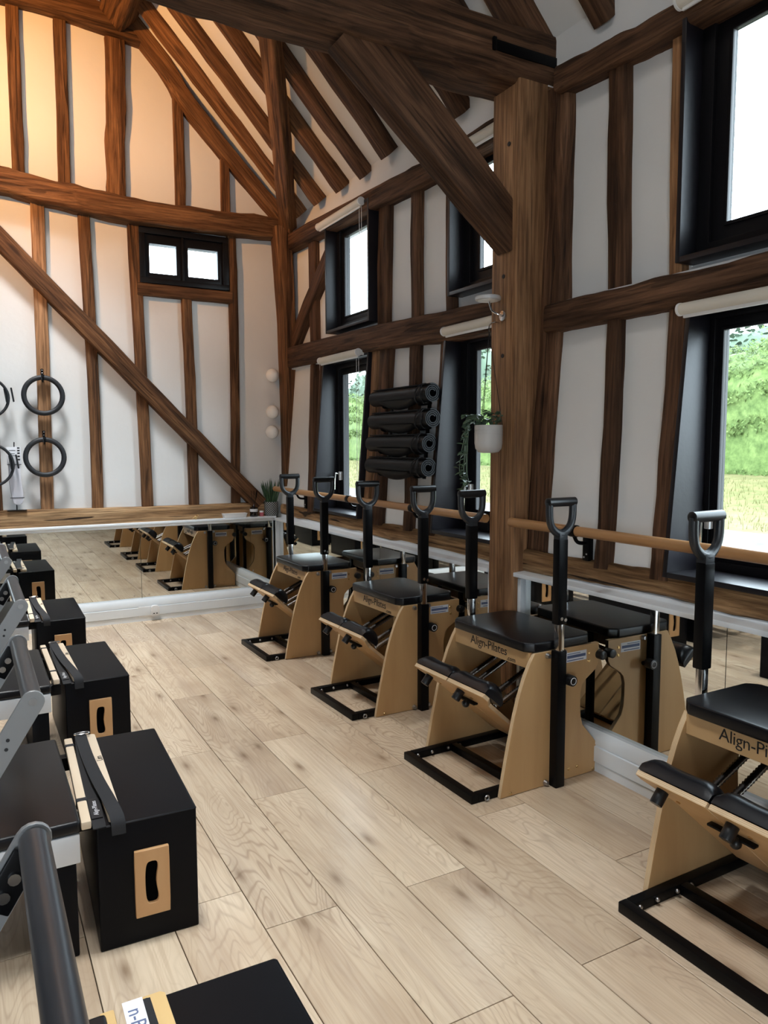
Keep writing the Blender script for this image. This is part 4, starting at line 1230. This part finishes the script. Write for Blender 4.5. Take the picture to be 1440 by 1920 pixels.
MB().box(-0.07, 0.07, -0.03, 0.03, 0.0, 0.004).build('foot', 'black_metal', st, 0.001)
MB().tube([(0, 0.012, 0.002), (0, 0.012, 0.52), (0, -0.006, 0.535), (0, -0.02, 0.525)], 0.004, 6).build('rod', 'black_metal', st)
sk = thing('sock_pair', 'pale lilac grip socks on a white card, hung on the wire stand', 'socks', (0.325, 6.552, 1.03))
out = [(-0.045, 0.335), (-0.042, 0.18), (-0.034, 0.10), (-0.028, 0.055), (-0.020, 0.018), (0.0, 0.002), (0.024, 0.0), (0.046, 0.014), (0.054, 0.04), (0.052, 0.09), (0.042, 0.20), (0.040, 0.335)]
MB().prism([(x - 0.005, z) for x, z in out], 'y', -0.022, 0.006).build('socks', 'sock', sk, 0.007, 2)
MB().box(-0.056, 0.044, -0.025, -0.022, 0.315, 0.455).build('header_card', 'white_print', sk, 0.001)
mb = MB()
for x0, x1, z in ((-0.04, 0.005, 0.425), (-0.04, 0.0, 0.40), (-0.04, 0.01, 0.385)): mb.box(x0, x1, -0.0256, -0.025, z, z + 0.004)
for z in (0.35, 0.375, 0.40, 0.42, 0.44): mb.box(0.018, 0.036, -0.0256, -0.025, z, z + 0.012)
mb.box(-0.056, 0.044, -0.0256, -0.025, 0.315, 0.320)
mb.build('card_print', 'dark', sk)
MB().box(-0.045, 0.055, -0.0245, -0.022, 0.055, 0.060).build('cord', 'dark', sk)

# ================================================================== globe lights in the corner
for lab, z, x in (('topmost opal globe light in the corner', 2.122, 2.452), ('middle opal globe light in the corner', 1.793, 2.448), ('lowest opal globe light in the corner', 1.610, 2.440)):
    t = thing('globe_light', lab, 'wall light', (x, 6.515, z), group='opal globes in the corner')
    MB().ball((0, 0, 0), 0.060, 24, 16).build('globe', 'globe', t, angle=180)
    MB().cyl((0, 0.055, 0), (0, 0.10, 0), 0.026, 16).build('fitting', 'white_plastic', t, 0.003)

# ================================================================== things on the gable ledge
ZL = 0.845
t = thing('potted_plant', 'spiky upright houseplant in a patterned pot on the corner ledge', 'plant', (2.43, 6.545, ZL))
pt = MB().lathe([(0.052, 0), (0.060, 0.004), (0.066, 0.128), (0.063, 0.130), (0.060, 0.115), (0.001, 0.113)], n=28).build('pot', 'lattice', t)
MB().lathe([(0.058, 0.110), (0.058, 0.118), (0.001, 0.120)], n=16).build('soil', 'soil', t)
rs = random.Random(5)
for i in range(42):
    q, rr = rs.uniform(0, 2 * PI), 0.045 * math.sqrt(rs.random())
    b = Vector((rr * math.cos(q), rr * math.sin(q), 0.11))
    ln = rs.uniform(0.13, 0.235)
    tip = b + Vector((rr * math.cos(q) * 1.3 + rs.uniform(-0.012, 0.012), min(0.03, rr * math.sin(q) * 1.2), ln))
    MB().tube([b, b.lerp(tip, 0.5) + Vector((0, 0, 0.004)), b.lerp(tip, 0.85), tip], 0.005, 6, radii=[0.0055, 0.005, 0.0035, 0.0006]).build('leaf', 'spike', t)
t = thing('reed_diffuser', 'dark reed diffuser bottle with pale label beside the spiky plant', 'diffuser', (2.262, 6.535, ZL))
MB().lathe([(0.033, 0), (0.036, 0.004), (0.036, 0.075), (0.030, 0.086), (0.014, 0.092), (0.013, 0.115), (0.001, 0.115)], n=20).build('bottle', 'bottle', t)
MB().lathe([(0.0365, 0.045), (0.0365, 0.070)], n=20, cap=False).build('paper_label', 'white_print', t)
for i in range(7):
    q = rs.uniform(0, 2 * PI)
    MB().cyl((0.004 * math.cos(q), 0.004 * math.sin(q), 0.03), (0.045 * math.cos(q), 0.02 * math.sin(q), 0.235), 0.0018, 5).build('reed', 'bottle', t)
t = thing('candle_jar', 'small pink candle jar with white lid beside the patterned pot', 'candle', (2.332, 6.525, ZL))
MB().lathe([(0.017, 0), (0.019, 0.003), (0.019, 0.036), (0.001, 0.036)], n=18).build('jar', 'pink', t)
MB().lathe([(0.0195, 0.036), (0.0195, 0.050), (0.001, 0.051)], n=18).build('lid', 'white_plastic', t)
t = thing('card_box', 'low dark red card box leaning behind the candle', 'box', (2.345, 6.555, ZL))
MB().box(-0.035, 0.035, -0.006, 0.006, 0, 0.115).build('card', 'red_book', t, 0.002)
t = thing('tray', 'shallow white plastic tray on the gable ledge', 'tray', (2.075, 6.518, ZL))
pr = [(-0.098, 0.0), (0.098, 0.0), (0.108, 0.036), (-0.108, 0.036)]
MB().prism(pr, 'y', -0.034, 0.036).build('tray_body', 'white_plastic', t, 0.006, 3)
MB().box(-0.110, 0.110, -0.036, 0.038, 0.034, 0.040).build('tray_rim', 'white_plastic', t, 0.002)
t = thing('bird_ornament', 'tiny dark bronze bird figurine on the gable ledge', 'ornament', (1.725, 6.515, ZL))
MB().ball((0, 0, 0.022), 0.013, 10, 8, (1.3, 0.9, 1.0)).ball((0.014, 0, 0.038), 0.008, 8, 6).tube([(-0.012, 0, 0.022), (-0.032, 0, 0.010)], 0.005, 6, radii=[0.007, 0.002]).tube([(0.02, 0, 0.038), (0.028, 0, 0.036)], 0.002, 5, radii=[0.0025, 0.0005]).build('body', 'brass', t)
MB().cyl((0.003, 0, 0), (0.003, 0, 0.014), 0.002, 6).build('leg', 'brass', t); MB().cyl((-0.004, 0, 0), (-0.004, 0, 0.014), 0.002, 6).build('leg', 'brass', t)

# ================================================================== sockets on the gable skirting
t = thing('wall_socket', 'white double socket on the gable skirting', 'socket', (1.285, 6.508, 0.082))
MB().box(-0.075, 0.075, -0.008, 0.0, -0.043, 0.043).build('plate', 'white_plastic', t, 0.003)
mb = MB()
for x, z, a, b in ((-0.045, 0.012, 0.004, 0.007), (-0.055, -0.012, 0.006, 0.003), (-0.035, -0.012, 0.006, 0.003)):
    mb.box(x - a, x + a, -0.0086, -0.008, z - b, z + b)
mb.build('socket_holes', 'dark', t)
t = thing('plug_adapter', 'rounded white charger plugged into the gable socket', 'charger', (1.345, 6.498, 0.086))
pl = MB().prism([(0.036 * math.copysign(abs(math.cos(q)) ** 0.6, math.cos(q)), 0.047 * math.copysign(abs(math.sin(q)) ** 0.6, math.sin(q))) for q in [2 * PI * i / 24 for i in range(24)]], 'y', -0.035, 0.0).build('body', 'white_plastic', t, 0.004)
MB().box(-0.018, -0.006, -0.0365, -0.035, -0.024, -0.016).build('port', 'dark', t); MB().box(0.006, 0.018, -0.0365, -0.035, -0.024, -0.016).build('port', 'dark', t)

# ================================================================== wall lamp and hanging planter on the post
t = thing('wall_lamp', 'small white disc reading lamp on the oak post', 'wall lamp', (2.437, 3.13, 2.15))
MB().cyl((0.0, 0, 0), (-0.012, 0, 0), 0.026, 20).build('wall_mount', 'chrome', t, 0.003)
MB().tube(catmull([(-0.012, 0, 0), (-0.035, 0.01, 0.01), (-0.055, 0.03, 0.03), (-0.065, 0.04, 0.075)], 12), 0.005, 8).build('arm', 'chrome', t)
hd = MB().lathe([(0.060, 0.0), (0.066, 0.004), (0.066, 0.018), (0.060, 0.023), (0.001, 0.024)], (-0.068, 0.045, 0.078), 30).build('head', 'grey_plastic', t)
hd.data.materials[0] = M['alu_light']
MB().lathe([(0.001, 0.0), (0.052, 0.0), (0.052, 0.0015), (0.001, 0.0015)], (-0.068, 0.045, 0.0765), 24, cap=False).build('diffuser', 'lamp_disc', hd)
PX, PY, PZ = 2.362, 3.150, 1.452
t = thing('hanging_planter', 'off white hanging pot with a trailing grey green plant on the oak post', 'hanging plant', (PX, PY, PZ))
MB().lathe([(0.030, 0.0), (0.052, 0.004), (0.067, 0.022), (0.072, 0.05), (0.073, 0.143), (0.068, 0.143), (0.066, 0.125), (0.001, 0.123)], n=30).build('pot', 'pot_white', t)
for z in (0.10, 0.118):
    MB().tube([(0.0735 * math.cos(q), 0.0735 * math.sin(q), z) for q in [2 * PI * i / 30 for i in range(30)]], 0.0010, 5, True).build('rib', 'pot_white', t)
MB().lathe([(0.066, 0.120), (0.066, 0.128), (0.001, 0.130)], n=20).build('soil', 'soil', t)
hookp = Vector((0.012, 0.02, 0.62))
for q in (R(80), R(200), R(320)):
    MB().cyl((0.070 * math.cos(q), 0.070 * math.sin(q), 0.135), hookp, 0.0016, 5).build('cord', 'webbing', t)
MB().tube(catmull([hookp, hookp + Vector((0.0, 0.0, 0.03)), hookp + Vector((0.03, 0, 0.05)), hookp + Vector((0.066, 0, 0.05))], 10), 0.0035, 6).build('wall_hook', 'chrome', t)
def leaf_shape(mb, c, d, up, ln, wd):
    d = Vector(d).normalized(); s = d.cross(Vector(up)).normalized()
    u = s.cross(d)
    c = Vector(c)
    mb.add([c, c + d * ln * 0.35 + s * wd + u * 0.003, c + d * ln * 0.75 + s * wd * 0.7, c + d * ln - u * 0.004, c + d * ln * 0.75 - s * wd * 0.7, c + d * ln * 0.35 - s * wd + u * 0.003, c + d * ln * 0.5 - u * 0.002],
           [(0, 1, 6), (1, 2, 6), (2, 3, 6), (3, 4, 6), (4, 5, 6), (5, 0, 6)])
stems = []
for i in range(9):                             # bushy top
    q = rs.uniform(0, 2 * PI)
    stems.append([(0.03 * math.cos(q), 0.03 * math.sin(q), 0.125), (0.06 * math.cos(q), 0.06 * math.sin(q), 0.175), (0.10 * math.cos(q) - 0.02, 0.10 * math.sin(q) + 0.03, 0.165 + rs.uniform(-0.01, 0.05))])
for i in range(7):                             # trails over the window side
    dy = rs.uniform(0.02, 0.09); L = rs.uniform(0.12, 0.33)
    stems.append([(-0.02, 0.04, 0.128), (-0.045, 0.085 + dy * 0.3, 0.16), (-0.05, 0.10 + dy * 0.6, 0.08), (-0.04 + rs.uniform(-0.02, 0.02), 0.10 + dy, -L * 0.5), (-0.04 + rs.uniform(-0.03, 0.03), 0.09 + dy * rs.uniform(0.6, 1.3), 0.05 - L)])
for sidx, sp in enumerate(stems):
    path = catmull(sp, 18)
    path = [Vector((min(p.x, 0.06), p.y, p.z)) for p in path]
    vn = MB().tube(path, 0.0016, 5).build('vine', 'leaf', t)
    for k, p in enumerate(path[3:]):
        if rs.random() < 0.75:
            lf = MB()
            a = rs.uniform(0, 2 * PI)
            dr = Vector((-abs(math.cos(a)) * 0.8, math.sin(a), rs.uniform(-0.6, 0.3)))
            leaf_shape(lf, p, dr, (0.2, 0.3, 1), rs.uniform(0.022, 0.040), rs.uniform(0.009, 0.015))
            lf.build('leaf', 'leaf', vn)

# ================================================================== warm spotlight hung from the roof
t = thing('spot_lamp', 'black spotlight on a drop rod washing the gable wall with warm light', 'spotlight', (-1.25, 4.35, 3.95))
LA = Vector((2.2, 2.27, 0.45)).normalized()
MB().tube([-LA * 0.10, -LA * 0.09, LA * 0.06, LA * 0.09], 0.05, 20, radii=[0.03, 0.048, 0.052, 0.055]).build('head', 'copper', t, 0.002)
MB().cyl(LA * 0.0885, LA * 0.0915, 0.046, 20).build('lens', 'warm_bulb', t)
MB().cyl((0, 0, 0.04), (0, 0, 1.75), 0.008, 8).build('rod', 'black_metal', t)
pl = bpy.data.lights.new('warm_spot_light', 'SPOT'); pl.energy = 560; pl.color = (1.0, 0.46, 0.13); pl.shadow_soft_size = 0.05
pl.spot_size = R(98); pl.spot_blend = 1.0
o = bpy.data.objects.new('warm_spot_light', pl); o.location = Vector((-1.25, 4.35, 3.95)) + LA * 0.10
o.rotation_euler = LA.to_track_quat('-Z', 'Y').to_euler(); COL.objects.link(o)

# ================================================================== round panels added out of view to brighten floor and gable
for lab, x, y, en in (('round white ceiling panel light above the closest reformer', 0.35, 0.75, 15), ('round white ceiling panel light above the middle of the aisle', 0.35, 2.35, 19), ('round white ceiling panel light in front of the gable', 0.35, 5.5, 46)):
    t = thing('panel_light', lab, 'ceiling light', (x, y, 4.75), group='round panel lights over the aisle')
    MB().lathe([(0.31, 0.0), (0.32, 0.004), (0.32, 0.045), (0.31, 0.05), (0.001, 0.05)], n=36).build('housing', 'white_plastic', t)
    MB().lathe([(0.001, -0.002), (0.30, -0.002), (0.30, 0.004), (0.001, 0.004)], n=36, cap=False).build('diffuser', 'led', t)
    for q in (0, 2 * PI / 3, 4 * PI / 3):
        MB().cyl((0.25 * math.cos(q), 0.25 * math.sin(q), 0.05), (0, 0, zroof(x) - 4.75 - 0.02), 0.0015, 5).build('wire', 'steel', t)
    l = bpy.data.lights.new('panel_light_lamp', 'AREA'); l.shape = 'DISK'; l.size = 0.58; l.energy = en; l.color = (0.94, 0.98, 1.0); l.spread = R(70)
    o = bpy.data.objects.new('panel_light_lamp', l); o.location = (x, y, 4.74); COL.objects.link(o)
# ================================================================== outside
rg = random.Random(11)
def terrain(name, xs, ys, zf, mat):
    vs = [(x, y, zf(x, y)) for x in xs for y in ys]; n = len(ys)
    fs = [(i * n + j, (i + 1) * n + j, (i + 1) * n + j + 1, i * n + j + 1) for i in range(len(xs) - 1) for j in range(n - 1)]
    o = MB().add(vs, fs).build(name, mat, angle=180)
    return o
o = terrain('gravel_yard', [2.9, 6, 9, 11.5], [-25 + 5 * i for i in range(22)], lambda x, y: -0.12 + 0.01 * x, 'gravel')
tag(o, 'pale gravel yard outside the windows', 'yard', kind='structure')
def bank(x, y):
    t = max(0, min(1, (x - 11.5) / 7.0))
    return -0.005 + 0.75 * t * t * (3 - 2 * t) + 0.06 * noise.noise((x * 0.5, y * 0.5, 0)) * min(1, (x - 11.5) / 2) + max(0, x - 18.5) * 0.02
o = terrain('meadow', [11.5 + 1.25 * i for i in range(30)], [-25 + 2.5 * i for i in range(44)], bank, 'meadow')
tag(o, 'dry yellow green meadow bank beyond the gravel', 'meadow', kind='structure')
mb = MB()                                      # grass tufts along the bank
for i in range(12000):
    x, y = 11.6 + 5.0 * rg.random(), -2 + 42 * rg.random()
    z = bank(x, y)
    h = rg.uniform(0.05, 0.16); a = rg.uniform(0, PI); dx, dy = 0.010 * math.cos(a), 0.010 * math.sin(a)
    lx, ly = rg.uniform(-0.06, 0.06), rg.uniform(-0.06, 0.06)
    mb.add([(x - dx, y - dy, z - 0.02), (x + dx, y + dy, z - 0.02), (x + lx, y + ly, z + h)], [(0, 1, 2)])
tag(mb.build('grass', 'meadow'), 'tufts of dry grass on the meadow bank', 'grass', kind='stuff')
def bush(label, cat, name, c, rx, ry, rz, mat, n, leaf, group, trunk=False):
    t = thing(name, label, cat, c, 0, group)
    bm = bmesh.new(); bmesh.ops.create_icosphere(bm, subdivisions=3, radius=1.0)
    sd = rg.uniform(0, 50)
    for v in bm.verts:
        f = 0.80 + 0.22 * noise.noise(v.co * 2.2 + Vector((sd, 0, 0))) + 0.10 * noise.noise(v.co * 5.5 + Vector((0, sd, 0)))
        v.co = Vector((v.co.x * rx * f, v.co.y * ry * f, rz * 0.95 + v.co.z * rz * f))
    me = bpy.data.meshes.new('crown'); bm.to_mesh(me); bm.free()
    me.materials.append(M[mat]); me.polygons.foreach_set('use_smooth', [True] * len(me.polygons))
    link('crown', me, t)
    mb = MB(); vv = [v.co.copy() for v in me.vertices]
    for i in range(n):
        p = rg.choice(vv) * rg.uniform(0.93, 1.12)
        d = Vector((rg.uniform(-1, 0.2), rg.uniform(-1, 1), rg.uniform(-0.7, 0.9)))
        leaf_shape(mb, p + Vector((rg.uniform(-0.2, 0.2), rg.uniform(-0.2, 0.2), rg.uniform(-0.2, 0.2))), d, (0.3, 0.2, 1), leaf * rg.uniform(0.6, 1.3), leaf * 0.35)
    o = mb.build('foliage', mat, t); o['kind'] = 'stuff'
    if trunk:
        MB().cyl((0, 0, -0.3), (0, 0, rz), 0.22, 8, 0.1).build('trunk', 'bark', t)
# continuous clipped hedge along the top of the bank
t = thing('hedge', 'dense green hedge running along the top of the meadow bank', 'hedge', (18.8, 22, 0.7))
vs, fs = [], []
ny, nq = 120, 14
for i in range(ny + 1):
    y = -20 + 42 * i / ny
    for j in range(nq + 1):
        q = PI * j / nq
        h = 3.3 + 0.5 * noise.noise((y * 0.35, 3.1, 0))
        f = 1 + 0.16 * noise.noise((y * 0.9, math.cos(q) * 2, math.sin(q) * 2)) + 0.07 * noise.noise((y * 2.7, math.cos(q) * 5, math.sin(q) * 5))
        vs.append((-math.cos(q) * 1.5 * f, y + 0.2 * noise.noise((q * 3, y, 5)), math.sin(q) ** 0.6 * h * f - 0.1))
for i in range(ny):
    for j in range(nq):
        a = i * (nq + 1) + j
        fs.append((a, a + 1, a + nq + 2, a + nq + 1))
core = MB().add(vs, fs).build('hedge_body', 'hedge', t, angle=180)
mb = MB()
front = [Vector(v) for v in vs if v[0] < 0.4]
for i in range(52000):
    p = rg.choice(front)
    p = p + Vector((rg.uniform(-0.12, 0.06), rg.uniform(-0.22, 0.22), rg.uniform(-0.2, 0.22)))
    d = Vector((rg.uniform(-0.5, 0.5), rg.uniform(-1, 1), rg.uniform(-1, 1))).normalized() * rg.uniform(0.035, 0.075)
    e = d.orthogonal().normalized() * 0.028
    mb.add([p - d, p + e, p + d, p - e], [(0, 1, 2, 3)])
o = mb.build('foliage', 'hedge', t); o['kind'] = 'stuff'
tl = ['rising above the hedge in the big window', 'pale in the top corner of the big window', 'over the planter window hedge', 'tall and pale by the oak post', 'far off through the corner window', 'furthest along the field edge']
tp = [(31, 15.5, 3.0, 3.0), (34, 24.0, 3.4, 3.4), (31, 34.0, 3.2, 3.6), (30, 42.0, 3.2, 4.2), (28, 51.0, 4.0, 3.4), (27, 62.0, 4.2, 3.0)]
for l, (x, y, r, h) in zip(tl, tp):
    bush('hazy distant broadleaf tree ' + l, 'tree', 'field_tree', (x, y, 0.95), r, r, h, 'tree', 1100, 0.35, 'trees beyond the hedge', True)
